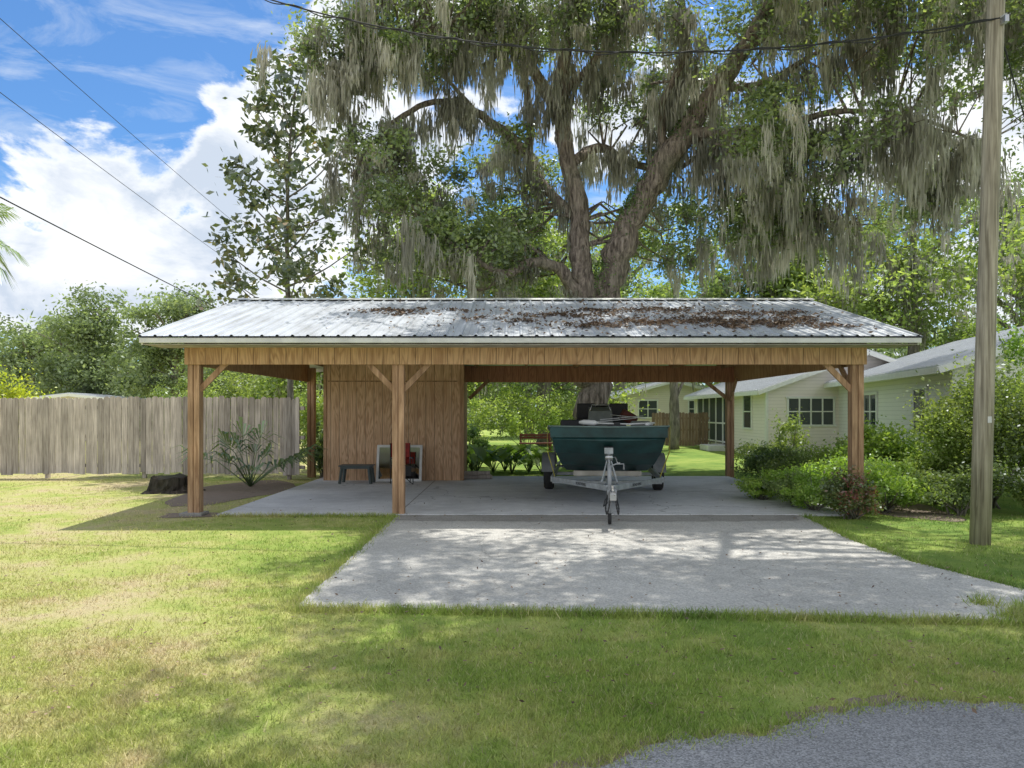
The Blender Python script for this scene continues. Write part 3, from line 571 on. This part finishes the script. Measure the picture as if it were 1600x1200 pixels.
shrub('shrub','yellow green bush peeking over the plank fence',-16.3,24,2.8,3.0,yellowleaf,6000,.1)
shrub('shrub','low green weed beside the storage room',-4.75,18.9,.6,1.0,darkshrub,1200,.07)
def broadleaf(x,y,n=9,h=.6):
    top=empty('elephant_ear_plant',(x,y,0)); tag(top,'low plant with large heart-shaped leaves beyond the slab','plant',group='broad-leaved plants beyond the slab')
    st=[];V=[];F=[]
    for i in range(n):
        a=rng.random()*6.28; r_=.12+.4*rng.random(); hh=h*(.5+.6*rng.random()); e=Vector((math.cos(a)*r_,math.sin(a)*r_,hh)); st.append(([(0,0,0),(e.x*.4,e.y*.4,hh*.7),tuple(e)],[.012,.01,.006],5))
        u=Vector((math.cos(a),math.sin(a),-.35-.5*rng.random())).normalized(); w=Vector((0,0,1)).cross(u).normalized(); L=.28+.16*rng.random(); o=len(V)
        pr=[(-.25,.0),(-.35,.22),(-.1,.36),(.3,.28),(.75,.0),(.3,-.28),(-.1,-.36),(-.35,-.22)]
        nr=u.cross(w)
        V+=[e]+[e+u*L*p_[0]+w*L*p_[1]+nr*(.12*L*abs(p_[1])*2) for p_ in pr]; F+=[[o,o+1+k,o+1+(k+1)%8] for k in range(8)]
    tubes('stem',st,palmleaf,top); mesh('leaves',V,F,limeleaf,top,rnd=np.repeat(rng.random(n)*.7,8))
for x,y in ((-.95,20.0),(-.5,20.3),(0,20.1),(.45,20.3),(.8,20.0),(-.2,20.8),(.5,21.0),(-1.1,20.8)): broadleaf(x,y,13,.62)
# palms
def fan_palm(name,label,x,y,trunkh,nf,fl,ft,cat='palm',lw=.045,el0=-45,el1=75):
    top=empty(name,(x,y,0)); tag(top,label,cat); quads=[];st=[]
    if trunkh>0: tubes('trunk',[([(0,0,0),(.05,0,trunkh*.5),(0,0,trunkh)],[.2,.17,.16],10)],greybark,top)
    for i in range(nf):
        a=i*2.4+rng.random()*.5; el=R(el0+(el1-el0)*rng.random()); L=fl*(.7+.5*rng.random())
        d=Vector((math.cos(a)*math.cos(el),math.sin(a)*math.cos(el),math.sin(el))); b=Vector((0,0,trunkh)); m_=b+d*L*.55; e=b+d*L+Vector((0,0,-.22*L)); st.append(([tuple(b),tuple(m_),tuple(e)],[.014,.01,.005],5))
        w=Vector((0,0,1)).cross(d).normalized()
        for k in range(ft):
            t=k/(ft-1); ang=(t-.5)*2.4; s=m_.lerp(e,.2+.5*(1-abs(t-.5)*2)); dd=(d*math.cos(ang)+w*math.sin(ang)).normalized(); l=L*.5*(.8+.3*rng.random()); tip=s+dd*l+Vector((0,0,-l*.45)); mid=s+dd*l*.5; n_=dd.cross(Vector((0,0,1))).normalized()*l*lw
            quads+=[s,mid+n_,tip,mid-n_]
    tubes('frond_stalk',st,palmleaf,top); V=np.array([tuple(q) for q in quads]); fast('fronds',V,4,rng.random(len(V)//4),palmleaf,top)
fan_palm('palm_tree','tall cabbage palm with drooping fan fronds',-14.7,20,6.7,44,1.3,18)
fan_palm('palmetto_plant','young palmetto with arching fan leaves in a dirt bed',-5.75,16.6,0,14,1.42,11,'plant',.05,30,80)
# stump
V=[];F=[];S=26
for k,(r_,z) in enumerate(((.58,0),(.48,.06),(.43,.15),(.42,.28),(.39,.31),(.37,.305))):
    for i in range(S):
        a=2*math.pi*i/S; rr=r_*(1+.10*math.sin(5*a)*(1.4-k*.2)+.04*rng.normal()); V.append((rr*math.cos(a),rr*math.sin(a),z+.02*rng.normal()*(k>2)))
for k in range(5): F+=[[k*S+i,k*S+(i+1)%S,(k+1)*S+(i+1)%S,(k+1)*S+i] for i in range(S)]
F.append([5*S+i for i in range(S)])
stumpm=bark('stump_bark',(.018,.016,.014),(.09,.075,.065)); o=mesh('tree_stump',V,F,stumpm,smooth=False,loc=(-7.0,15.6,0)); tag(o,'dark weathered tree stump in front of the fence','stump')
# ---------------------------------------------------------------- utility pole & wires
tp=empty('utility_pole',(5.82,9.4,0)); tag(tp,'tall weathered round wooden utility pole beside the driveway','pole')
tubes('pole_shaft',[([(0,0,-.2),(.06,0,2),(.13,0,4.4),(.28,0,9.2)],[.118,.112,.105,.092],20)],polewood,tp)
boxes('pole_bracket',[((.215,-.14,6.45),(.05,.12,.09))],chrome,tp); boxes('pole_tag',[((.055,-.112,1.55),(.05,.006,.08))],chrome,tp,.001)
tubes('bolt',[([(.2,-.2,6.5),(.2,.14,6.5)],[.012,.012],6)],chrome,tp)
def wire(label,a,b,sag,r=.012,n=24,lash=False):
    a=np.array(a,float);b=np.array(b,float); P=[a+(b-a)*t-np.array([0,0,sag*4*t*(1-t)]) for t in np.linspace(0,1,n)]
    l=[(P,[r]*n,6)]
    if lash:
        m=260; Q=[]
        for t in np.linspace(0,1,m):
            p_=a+(b-a)*t-np.array([0,0,sag*4*t*(1-t)]); ph=t*95; Q.append(p_+np.array([0,math.cos(ph)*.022,math.sin(ph)*.03-.012]))
        l.append((Q,[r*.8]*m,5))
    o=tubes('overhead_wire',l,wirem); tag(o,label,'wire')
wire('twisted black service cable sagging from the utility pole',(6.03,9.3,6.5),(-6.5,12.5,9.4),1.0,.011,40,True)
wire('thin black wire crossing the sky past the carport',(-7.2,2,7.9),(-10.2,33,8.3),.12,.006)
wire('thin black wire crossing the sky past the carport',(-7.0,2,6.8),(-10.5,33,6.95),.15,.006)
wire('black cable running down past the magnolia',(-8.3,2,5.85),(-10.8,34,5.1),.08,.014)
wire('black guy wire dropping from the pole',(6.1,9.4,6.3),(10.5,13,2.5),.5,.009)
# ---------------------------------------------------------------- houses
def house(name,label,org,rot,W,D,eave,ridge,wm,rm,wins,porch=None,ov=.45):
    top=empty(name,(org[0],org[1],0),rot); tag(top,label,'house')
    V=[(0,0,0),(W,0,0),(W,0,eave),(W/2,0,ridge),(0,0,eave),(0,D,0),(W,D,0),(W,D,eave),(W/2,D,ridge),(0,D,eave)]
    mesh('wall',V,[[0,1,2,3,4],[9,8,7,6,5],[0,4,9,5],[1,6,7,2]],wm,top)
    sl=(ridge-eave)/(W/2)
    for s in (0,1):
        e=[(-ov,-ov,eave-ov*sl),(W/2,-ov,ridge),(W/2,D+ov,ridge),(-ov,D+ov,eave-ov*sl)]
        if s: e=[(W-x,y,z) for x,y,z in e]
        t=.05; V=[(x,y,z+.03+t) for x,y,z in e]+[(x,y,z+.03) for x,y,z in e]; F=[[0,1,2,3],[7,6,5,4]]+[[i,i+4,(i+1)%4+4,(i+1)%4] for i in range(4)]
        parts=[(V,F)]
        y=-ov+.1
        while y<D+ov:
            a=(e[0][0],y,e[0][2]+.03+t+.012); b=(e[1][0],y,e[1][2]+.03+t+.012); parts.append(beam_geo(a,b,.035,.03,0)); y+=.3
        V,F,Rn=join(parts); mesh('roof',V,F,rm,top)
        a=e[0];b=e[3]; beams('fascia',[((a[0]-.015,a[1],a[2]-.03),(b[0]-.015,b[1],b[2]-.03),.03,.15)],white,top)
        beams('fascia',[((e[0][0],-ov-.016,e[0][2]-.03),(e[1][0],-ov-.016,e[1][2]-.03),.03,.15)],white,top)
    for (x0,y0,sx,sy) in ((0,0,.1,.1),(0,D,.1,.1),(W,0,.1,.1)): boxes('corner_board',[((x0,y0,eave/2),(sx,sy,eave-.02))],white,top)
    for (face,u,z,w,h,nm) in wins:
        if face=='front': win=boxes('window',[((u+w/2,-.01,z+h/2),(w,.03,h))],gl,top,.0); fr=[((u+w/2,-.03,z+h),(w+.14,.05,.08)),((u+w/2,-.03,z),(w+.16,.07,.07)),((u,-.03,z+h/2),(.07,.05,h)),((u+w,-.03,z+h/2),(.07,.05,h)),((u+w/2,-.03,z+h/2),(w-.05,.04,.04))]+[((u+w*j/nm,-.03,z+h/2),(.05,.045,h-.06)) for j in range(1,nm)]
        else: win=boxes('window',[((-.01,u+w/2,z+h/2),(.03,w,h))],gl,top,.0); fr=[((-.03,u+w/2,z+h),(.05,w+.14,.08)),((-.03,u+w/2,z),(.07,w+.16,.07)),((-.03,u,z+h/2),(.05,.07,h)),((-.03,u+w,z+h/2),(.05,.07,h)),((-.03,u+w/2,z+h/2),(.04,w-.05,.04))]+[((-.03,u+w*j/nm,z+h/2),(.045,.05,h-.06)) for j in range(1,nm)]
        boxes('frame',fr,white,win,.004)
    if porch:
        y0,y1=porch; boxes('porch_screen',[((-.02,(y0+y1)/2,eave/2+.1),(.03,y1-y0,eave-.35))],screen,top,0)
        k=5; boxes('porch_frame',[((-.05,y0+(y1-y0)*i/k,eave/2+.05),(.06,.08,eave-.2)) for i in range(k+1)]+[((-.05,(y0+y1)/2,z),(.05,y1-y0,.07)) for z in (.35,1.15,eave-.12)],white,top)
        boxes('porch_step',[((-.5,y0+.8,.12),(.9,1.4,.24))],slabconc,top,.02)
    return top
house('house','cream sided house with screened porch and pale metal roof',(9.1,27),0,6.9,10.5,2.5,3.75,cream,galv2,[('front',.75,1.15,1.65,1.0,4),('left',1.6,1.0,1.0,1.3,1),('front',3.4,1.1,.9,1.2,1)],(4.3,9.8))
house('house','pale green sided house with light metal roof behind shrubs',(9.95,17),R(-9.8),9,11.5,2.75,4.15,palegreen,galv2,[('left',1.6,1.1,.9,1.15,1),('left',5.6,1.1,1.3,1.1,2),('front',1.2,1.0,1.2,1.25,2),('front',4.5,1.0,1.2,1.25,2)],None,.5)
house('house','small cream house with metal roof beyond the brown fence',(6.2,43),R(3),6.0,7,2.6,3.4,yellowsid,galv2,[('front',1.0,1.3,1.1,1.0,2),('front',3.9,1.3,1.0,1.0,1)])
house('shed','low white metal roofed outbuilding beyond the fence',(-27.4,43),R(3),4.6,6,2.35,2.62,cream,galv2,[('front',1.5,1,1.2,.9,1)])['category']='outbuilding'
bn=empty('garden_bench',(.9,28.5,0),.1); tag(bn,'rusty red garden bench on the far lawn','bench')
boxes('seat',[((0,0,.45),(1.25,.42,.05))],rust,bn); boxes('backrest',[((0,.2,.66+.10*i),(1.2,.03,.08)) for i in range(2)],rust,bn)
for s in (-1,1): beams('leg',[((s*.55,-.17,0),(s*.55,-.17,.44),.06,.06),((s*.55,.2,0),(s*.55,.22,.82),.06,.06)],rust,bn)
# ---------------------------------------------------------------- trailer + boat
TR=R(-5.4); TO=(1.39,10.4,0)
tr=empty('boat_trailer',TO,TR); tag(tr,'galvanised single axle boat trailer parked on the slab','trailer')
beams('tongue',[((0,.15,.50),(0,2.9,.50),.06,.06)],trailergrey,tr)
for s in (-1,1):
    beams('frame_rail',[((s*.05,.95,.50),(s*.95,2.75,.47),.04,.085),((s*.95,2.72,.47),(s*.95,6.9,.47),.05,.09)],trailergrey,tr)
for y_ in (2.8,4.6,6.6): beams('crossmember',[((-.95,y_,.42),(.95,y_,.42),.05,.055)],trailergrey,tr)
for s in (-1,1): beams('bunk',[((s*.45,2.7,.56),(s*.45,6.8,.56),.14,.07)],whitewood,tr)
boxes('bow_support',[((0,2.45,.60),(1.15,.08,.09))],whitewood,tr,.02)
V,F,Rn=join([beam_geo((0,-.08,.50),(0,.35,.50),.075,.06),beam_geo((0,-.10,.48),(0,-.02,.48),.09,.09),beam_geo((0,.1,.54),(0,.28,.6),.03,.03)]); mesh('coupler',V,F,chrome,tr)
tubes('tongue_jack',[([(-.03,.42,.16),(-.03,.42,.48)],[.022,.022],10),([(-.03,.42,.34),(-.03,.42,.88)],[.028,.028],12),([(-.03,.42,.86),(.06,.42,.9),(.17,.42,.9),(.17,.42,.82)],[.01,.01,.01,.014],6),([(-.07,.42,.5),(.07,.42,.5)],[.045,.045],8)],greyp,tr)
def wheel(name,r,w,x,y,z,parent,hub=True,tm=rubber):
    prof=[(r*.55,-w*.5),(r*.9,-w*.5),(r,-w*.36),(r,w*.36),(r*.9,w*.5),(r*.55,w*.5)]; S=28;V=[];F=[]
    for i in range(S):
        a=2*math.pi*i/S
        for q,u in prof: V.append((u,q*math.cos(a),q*math.sin(a)))
    m=len(prof)
    for i in range(S): F+=[[i*m+j,i*m+(j+1)%m,((i+1)%S)*m+(j+1)%m,((i+1)%S)*m+j] for j in range(m)]
    wh=bpy.data.objects.new(name,None); link(wh,parent); wh.location=(x,y,z)
    mesh('tyre',V,F,tm,wh,True)
    tubes('rim',[([(-w*.42,0,0),(-w*.3,0,0),(w*.3,0,0),(w*.42,0,0)],[r*.5,r*.57,r*.57,r*.5],20),([(-w*.52,0,0),(w*.52,0,0)],[r*.16,r*.16],12)],trailergrey if hub else greyp,wh,False)
    return wh
wheel('jack_wheel',.085,.05,-.03,.44,.119,tr,False)
for s in (-1,1):
    wheel('wheel',.34,.2,s*1.12,5.3,.374,tr)
    V=[];K=9
    for i in range(K):
        a=math.pi*(.02+.96*i/(K-1)); 
        for u in (-.13,.13): V.append((s*1.12+u,5.3-.42*math.cos(a),.40+.40*math.sin(a)))
    F=[[2*i,2*i+1,2*i+3,2*i+2] for i in range(K-1)]
    mesh('fender',V,F,greyp,tr,True)
    tubes('guide_pole',[([(s*1.0,6.7,.45),(s*1.08,6.7,.9),(s*1.08,6.7,1.3)],[.022,.022,.022],8)],greyp,tr)
tubes('axle',[([(-1.12,5.3,.36),(1.12,5.3,.36)],[.035,.035],10)],greyp,tr)
V,F,Rn=join([beam_geo((0,1.55,.5),(0,1.75,1.05),.05,.05),beam_geo((-.12,1.4,.54),(0,1.7,.98),.022,.03),beam_geo((.12,1.4,.54),(0,1.7,.98),.022,.03),beam_geo((0,1.2,.54),(0,1.66,.92),.035,.035),beam_geo((-.07,1.72,1.02),(.07,1.72,1.02),.04,.1)]); mesh('winch_stand',V,F,trailergrey,tr)
tubes('winch',[([(-.06,1.62,.92),(.06,1.62,.92)],[.05,.05],12),([(.06,1.62,.92),(.11,1.62,.92),(.13,1.5,.84),(.17,1.5,.84)],[.01,.01,.01,.016],6)],chrome,tr)
tubes('bow_roller',[([(-.07,1.84,1.04),(.07,1.84,1.04)],[.045,.045],12)],rubber,tr)
ch=[]
for s in (-1,1):
    P=[(s*.05,.55,.47),(s*.09,.3,.30),(s*.08,.12,.22),(s*.05,.02,.34),(s*.04,.0,.46)]; p_,r_=smoothpath(P,[.009]*5,6); ch.append((p_,r_*(1+.5*(np.arange(len(r_))%2)),5))
tubes('safety_chain',ch,black,tr)
tubes('wiring_loom',[([(.05,1.2,.44),(.1,.8,.34),(.02,.5,.40),(-.12,.35,.30),(-.1,.2,.42)],[.008]*5,5)],black,tr)
def text_mesh(name,body,size,mat,parent,M):
    cu=bpy.data.curves.new(name,'FONT'); cu.body=body; cu.size=size; cu.extrude=.001; cu.align_x='CENTER'; cu.align_y='CENTER'
    t=bpy.data.objects.new('tmp_text',cu); C.objects.link(t); bpy.context.view_layer.update()
    me=bpy.data.meshes.new_from_object(t.evaluated_get(bpy.context.evaluated_depsgraph_get())); bpy.data.objects.remove(t)
    me.name=name; me.materials.clear(); me.materials.append(mat); o=bpy.data.objects.new(name,me); link(o,parent); o.matrix_local=M; return o
for s in (-1,1):
    a=Vector((s*.05,.95,.50));b=Vector((s*.95,2.75,.47)); d=(b-a).normalized()
    xa=d if s>0 else -d; up=Vector((0,0,1)); n_=xa.cross(up).normalized()
    c_=a.lerp(b,.42)+n_*.024; M=Matrix((xa,up,xa.cross(up))).transposed().to_4x4(); M.translation=c_
    text_mesh('lettering','ROAD KING',.065,black,tr,M)
# boat
bt=empty('boat',TO,TR); tag(bt,'dark green flat-bowed aluminium boat on a trailer','boat')
sec=[(1.78,.90,.95,1.20,1.41),(2.0,.86,.98,.98,1.40),(2.4,.78,1.0,.76,1.375),(2.9,.70,1.02,.62,1.34),(3.8,.72,1.03,.60,1.28),(5.2,.74,1.03,.60,1.2),(6.7,.74,1.0,.60,1.18)]
V=[];F=[]
for (y,wb,wt,zb,zt) in sec:
    xm=(wb*.45+wt*.55); V+=[(-wt,y,zt),(-xm,y,zb+(zt-zb)*.5),(-wb,y,zb),(0,y,zb-.03),(wb,y,zb),(xm,y,zb+(zt-zb)*.5),(wt,y,zt),(wt-.06,y+.03,zt),(wt-.08,y+.05,zt-.16),(-wt+.08,y+.05,zt-.16),(-wt+.06,y+.03,zt)]
m=11
for i in range(len(sec)-1): F+=[[i*m+j,i*m+(j+1)%m,(i+1)*m+(j+1)%m,(i+1)*m+j] for j in range(m)]
F+=[list(range(m)),[(len(sec)-1)*m+j for j in range(m)][::-1]]
mesh('hull',V,F,boatgreen,bt)
boxes('bow_plate',[((0,1.785,1.315),(1.88,.02,.17))],boatgreen,bt,.004)
dk=paint('dark_deck',(.02,.05,.05),.45); lt=paint('worn_gunwale_edge',(.16,.22,.21),.4,.2)
gw=[]
for s in (-1,1): gw.append(([(s*(x_+.005),y,z+.008) for (y,_,x_,_,z) in sec],[.016]*7,8))
gw.append(([(-.96,1.77,1.415),(0,1.765,1.40),(.96,1.77,1.415)],[.013]*3,8)); tubes('gunwale',gw,lt,bt)
boxes('bow_deck',[((0,2.32,1.37),(1.86,1.0,.03))],dk,bt,.004)
tubes('hull_rib',[([(x_,1.80,1.22),(x_*.96,2.01,.975),(x_*.9,2.41,.755),(x_*.85,2.9,.615)],[.010]*4,6) for x_ in (-.5,0,.5)],boatgreen,bt)
cgrey=paint('console_grey',(.20,.22,.20),.5)
V=[(-.34,4.0,1.1),(.18,4.0,1.1),(.18,4.55,1.1),(-.34,4.55,1.1),(-.30,4.12,1.66),(.14,4.12,1.66),(.14,4.5,1.74),(-.30,4.5,1.74)]
co=mesh('console',V,[[0,1,5,4],[1,2,6,5],[2,3,7,6],[3,0,4,7],[4,5,6,7]],cgrey,bt)
tubes('windscreen_rail',[([(-.28,4.12,1.66),(-.24,4.2,1.78),(.08,4.2,1.78),(.12,4.12,1.66)],[.012]*4,6)],chrome,co)
tubes('steering_wheel',[([(-.04+.17*math.cos(a),4.62+.05*math.sin(a),1.62+.17*math.sin(a)) for a in np.linspace(0,2*math.pi,17)],[.014]*17,6)],black,co)
for (x,y) in ((.32,5.1),(-.35,5.1)):
    boxes('seat',[((x,y,1.46),(.40,.38,.1)),((x,y+.2,1.66),(.38,.08,.32)),((x,y,1.26),(.08,.08,.4))],black,bt,.045)
tubes('trolling_motor',[([(-.32,2.25,1.46),(.35,2.2,1.44),(.78,2.3,1.46)],[.014,.014,.014],8),([(-.48,2.27,1.47),(-.40,2.26,1.47),(-.22,2.24,1.46),(-.16,2.24,1.46)],[.02,.045,.045,.02],12),([(.62,2.1,1.44),(.66,2.2,1.44),(.74,2.5,1.44),(.76,2.6,1.44)],[.02,.035,.035,.02],10)],white,bt)
boxes('motor_mount',[((.15,2.15,1.41),(.3,.2,.05)),((.15,2.15,1.45),(.1,.14,.05))],black,bt,.015)
for i,(x0,x1,y,z) in enumerate(((-.2,.55,3.1,1.46),(-.1,.7,3.4,1.50),(.75,.1,3.6,1.52))): tubes('fishing_rod',[([(x0,y,z),(x1,y+.3,z+.07)],[.010,.005],6)],white,bt)
boxes('cushion',[((.46,4.2,1.54),(.32,.24,.2),Euler((.2,.5,.2)).to_matrix().to_4x4())],rust,bt,.05)
boxes('tackle_box',[((-.62,3.3,1.38),(.4,.26,.24))],black,bt,.03); boxes('battery_box',[((.62,3.3,1.37),(.34,.24,.22))],cgrey,bt,.03)
V,F,Rn=join([box_geo((.05,6.95,1.60),(.36,.5,.46),None,.12),box_geo((.05,6.95,1.22),(.18,.3,.7),None,.04),box_geo((.05,7.0,.8),(.1,.3,.4),None,.03)]); mesh('outboard_motor',V,F,black,bt)
for s in (-1,1):
    beams('tie_down_strap',[((s*1.0,2.0,1.42),(s*1.0,2.06,1.0),.004,.035),((s*1.0,2.06,1.0),(s*.9,2.62,.53),.004,.035)],yellow,bt)
# ---------------------------------------------------------------- items by the storage room
tb=empty('side_table',(-3.5,17.05,.034)); tag(tb,'small dark plastic side table standing on the slab','table')
boxes('tabletop',[((0,0,.40),(.74,.46,.03))],darkgreenpl,tb,.012); boxes('apron',[((0,-.2,.36),(.62,.02,.05)),((0,.2,.36),(.62,.02,.05)),((-.33,0,.36),(.02,.38,.05)),((.33,0,.36),(.02,.38,.05))],darkgreenpl,tb)
for sx in (-1,1):
    for sy in (-1,1): beams('leg',[((sx*.35,sy*.2,.0),(sx*.30,sy*.17,.39),.07,.05)],darkgreenpl,tb)
mr=empty('mirror',(-2.62,17.45,.034)); mr.rotation_euler=(R(-14),0,0); tag(mr,'white framed mirror leaning against the storage wall','mirror')
boxes('frame',[((-.5,0,.43),(.06,.03,.86)),((.5,0,.43),(.06,.03,.86)),((0,0,.03),(.95,.03,.06)),((0,0,.83),(.95,.03,.06))],white,mr); boxes('glass',[((0,.004,.43),(.95,.008,.75))],mirror,mr,0)
chh=empty('camp_chair',(-2.46,16.85,.034)); chh.rotation_euler=(0,0,.3); chh.scale=(.85,.85,.95); tag(chh,'folding camp chair with red back and black frame','chair')
tubes('frame',[([(-.26,-.22,0),(.26,.2,.45)],[.012]*2,6),([(.26,-.22,0),(-.26,.2,.45)],[.012]*2,6),([(-.26,.22,0),(-.26,.26,.95)],[.012]*2,6),([(.26,.22,0),(.26,.26,.95)],[.012]*2,6),([(-.26,-.22,.62),(-.26,.24,.6)],[.02]*2,6),([(.26,-.22,.62),(.26,.24,.6)],[.02]*2,6),([(-.26,-.22,0),(-.26,-.22,.62)],[.012]*2,6),([(.26,-.22,0),(.26,-.22,.62)],[.012]*2,6)],black,chh)
boxes('seat',[((0,0,.42),(.5,.42,.025)),((0,-.18,.30),(.46,.03,.22))],black,chh,.01)
V=[]
for i in range(6):
    for j in range(6): V.append(((-.26+.52*i/5),.25-.07*math.sin(math.pi*i/5)*(-1),.62+.33*j/5))
F=[[i*6+j,(i+1)*6+j,(i+1)*6+j+1,i*6+j+1] for i in range(5) for j in range(5)]; mesh('backrest',V,F,red,chh,True)
lp=boxes('lumber_pile',[((0,0,.05),(.75,.1,.09)),((.02,.13,.05),(.7,.1,.09)),((0,.06,.14),(.66,.1,.08))],fencewood,None,.008); lp.location=(-.85,18.1,.036); lp.rotation_euler=(0,0,.15); tag(lp,'small stack of cut timbers beside the storage corner','lumber')
# ---------------------------------------------------------------- sun & sky
sd=Vector((.7,.8,2.7)).normalized(); el=math.asin(sd.z); az=math.atan2(sd.x,sd.y)
sun=bpy.data.lights.new('sun','SUN'); sun.energy=5.0; sun.angle=R(.53); sun.color=(1,.97,.90)
so=bpy.data.objects.new('sun',sun); so.rotation_euler=(-sd).to_track_quat('-Z','Y').to_euler(); so.location=(10,10,30); C.objects.link(so)
w=bpy.data.worlds.new('World'); bpy.context.scene.world=w; w.use_nodes=True; nt=w.node_tree; nt.nodes.clear()
sky=nd(nt,'ShaderNodeTexSky',sky_type='NISHITA',sun_disc=False,sun_elevation=el,sun_rotation=az,air_density=1.0,dust_density=.5,ozone_density=2.5)
tc=nt.nodes.new('ShaderNodeTexCoord').outputs['Generated']
dv=nd(nt,'ShaderNodeVectorMath',{0:tc},operation='NORMALIZE').outputs[0]
def lobe(c,ang):
    c=Vector(c).normalized(); dt=nd(nt,'ShaderNodeVectorMath',{0:dv,1:tuple(c)},operation='DOT_PRODUCT').outputs['Value']
    n=nd(nt,'ShaderNodeMapRange',{0:dt,1:math.cos(R(ang)),2:1.0,3:0,4:1}); n.interpolation_type='SMOOTHSTEP'; return n.outputs[0]
cn=noise(nt,mapping(nt,dv,(1,1,1.7)),5.5,10,.6,.2)
k=cn
for c_,ang,amt in (((-.40,.864,.29),14,.24),((-.50,.84,.15),9,.12),((.52,.8,.28),13,.18),((-.2,.9,.32),11,.12),((-.44,.80,.46),13,-.28),((-.62,.80,.07),7,-.12),((-.56,.82,.225),4,-.05),((0,-1,.6),80,.5),((0,.1,1),42,.22)):  # final wide lobes add unseen clouds behind the camera and overhead for fill light
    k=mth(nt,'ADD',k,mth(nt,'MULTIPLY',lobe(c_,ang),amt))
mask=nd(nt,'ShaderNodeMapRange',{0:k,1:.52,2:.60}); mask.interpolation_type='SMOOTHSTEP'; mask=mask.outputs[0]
wn=noise(nt,mapping(nt,dv,(1,2.2,5)),5,8,.62,.8); wisp=nd(nt,'ShaderNodeMapRange',{0:wn,1:.48,2:.75,3:0,4:.5}).outputs[0]
sh=noise(nt,mapping(nt,dv,(1,1,2.0),(.0,.0,.09)),7,9,.6,.3); shade=nd(nt,'ShaderNodeMapRange',{0:sh,1:.38,2:.60,3:0,4:1}).outputs[0]
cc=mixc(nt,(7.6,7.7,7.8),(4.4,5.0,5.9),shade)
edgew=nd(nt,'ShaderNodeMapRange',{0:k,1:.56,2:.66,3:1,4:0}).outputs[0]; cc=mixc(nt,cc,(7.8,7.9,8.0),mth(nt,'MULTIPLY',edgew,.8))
skc=nd(nt,'ShaderNodeVectorMath',{0:sky.outputs[0],1:(.58,.88,1.14)},operation='MULTIPLY').outputs[0]
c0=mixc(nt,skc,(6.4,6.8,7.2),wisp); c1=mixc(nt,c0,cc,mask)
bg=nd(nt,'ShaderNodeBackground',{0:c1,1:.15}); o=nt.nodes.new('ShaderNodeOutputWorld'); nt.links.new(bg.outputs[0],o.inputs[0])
# ---------------------------------------------------------------- camera
cam=bpy.data.cameras.new('camera'); cam.sensor_width=36; cam.lens=26.55; cam.shift_y=.0269; cam.clip_end=1500
co_=bpy.data.objects.new('camera',cam); co_.location=(0,0,1.65); co_.rotation_euler=(R(90),0,0); C.objects.link(co_); bpy.context.scene.camera=co_
sc=bpy.context.scene; sc.view_settings.view_transform='Standard'; sc.view_settings.look='None'; sc.view_settings.exposure=0
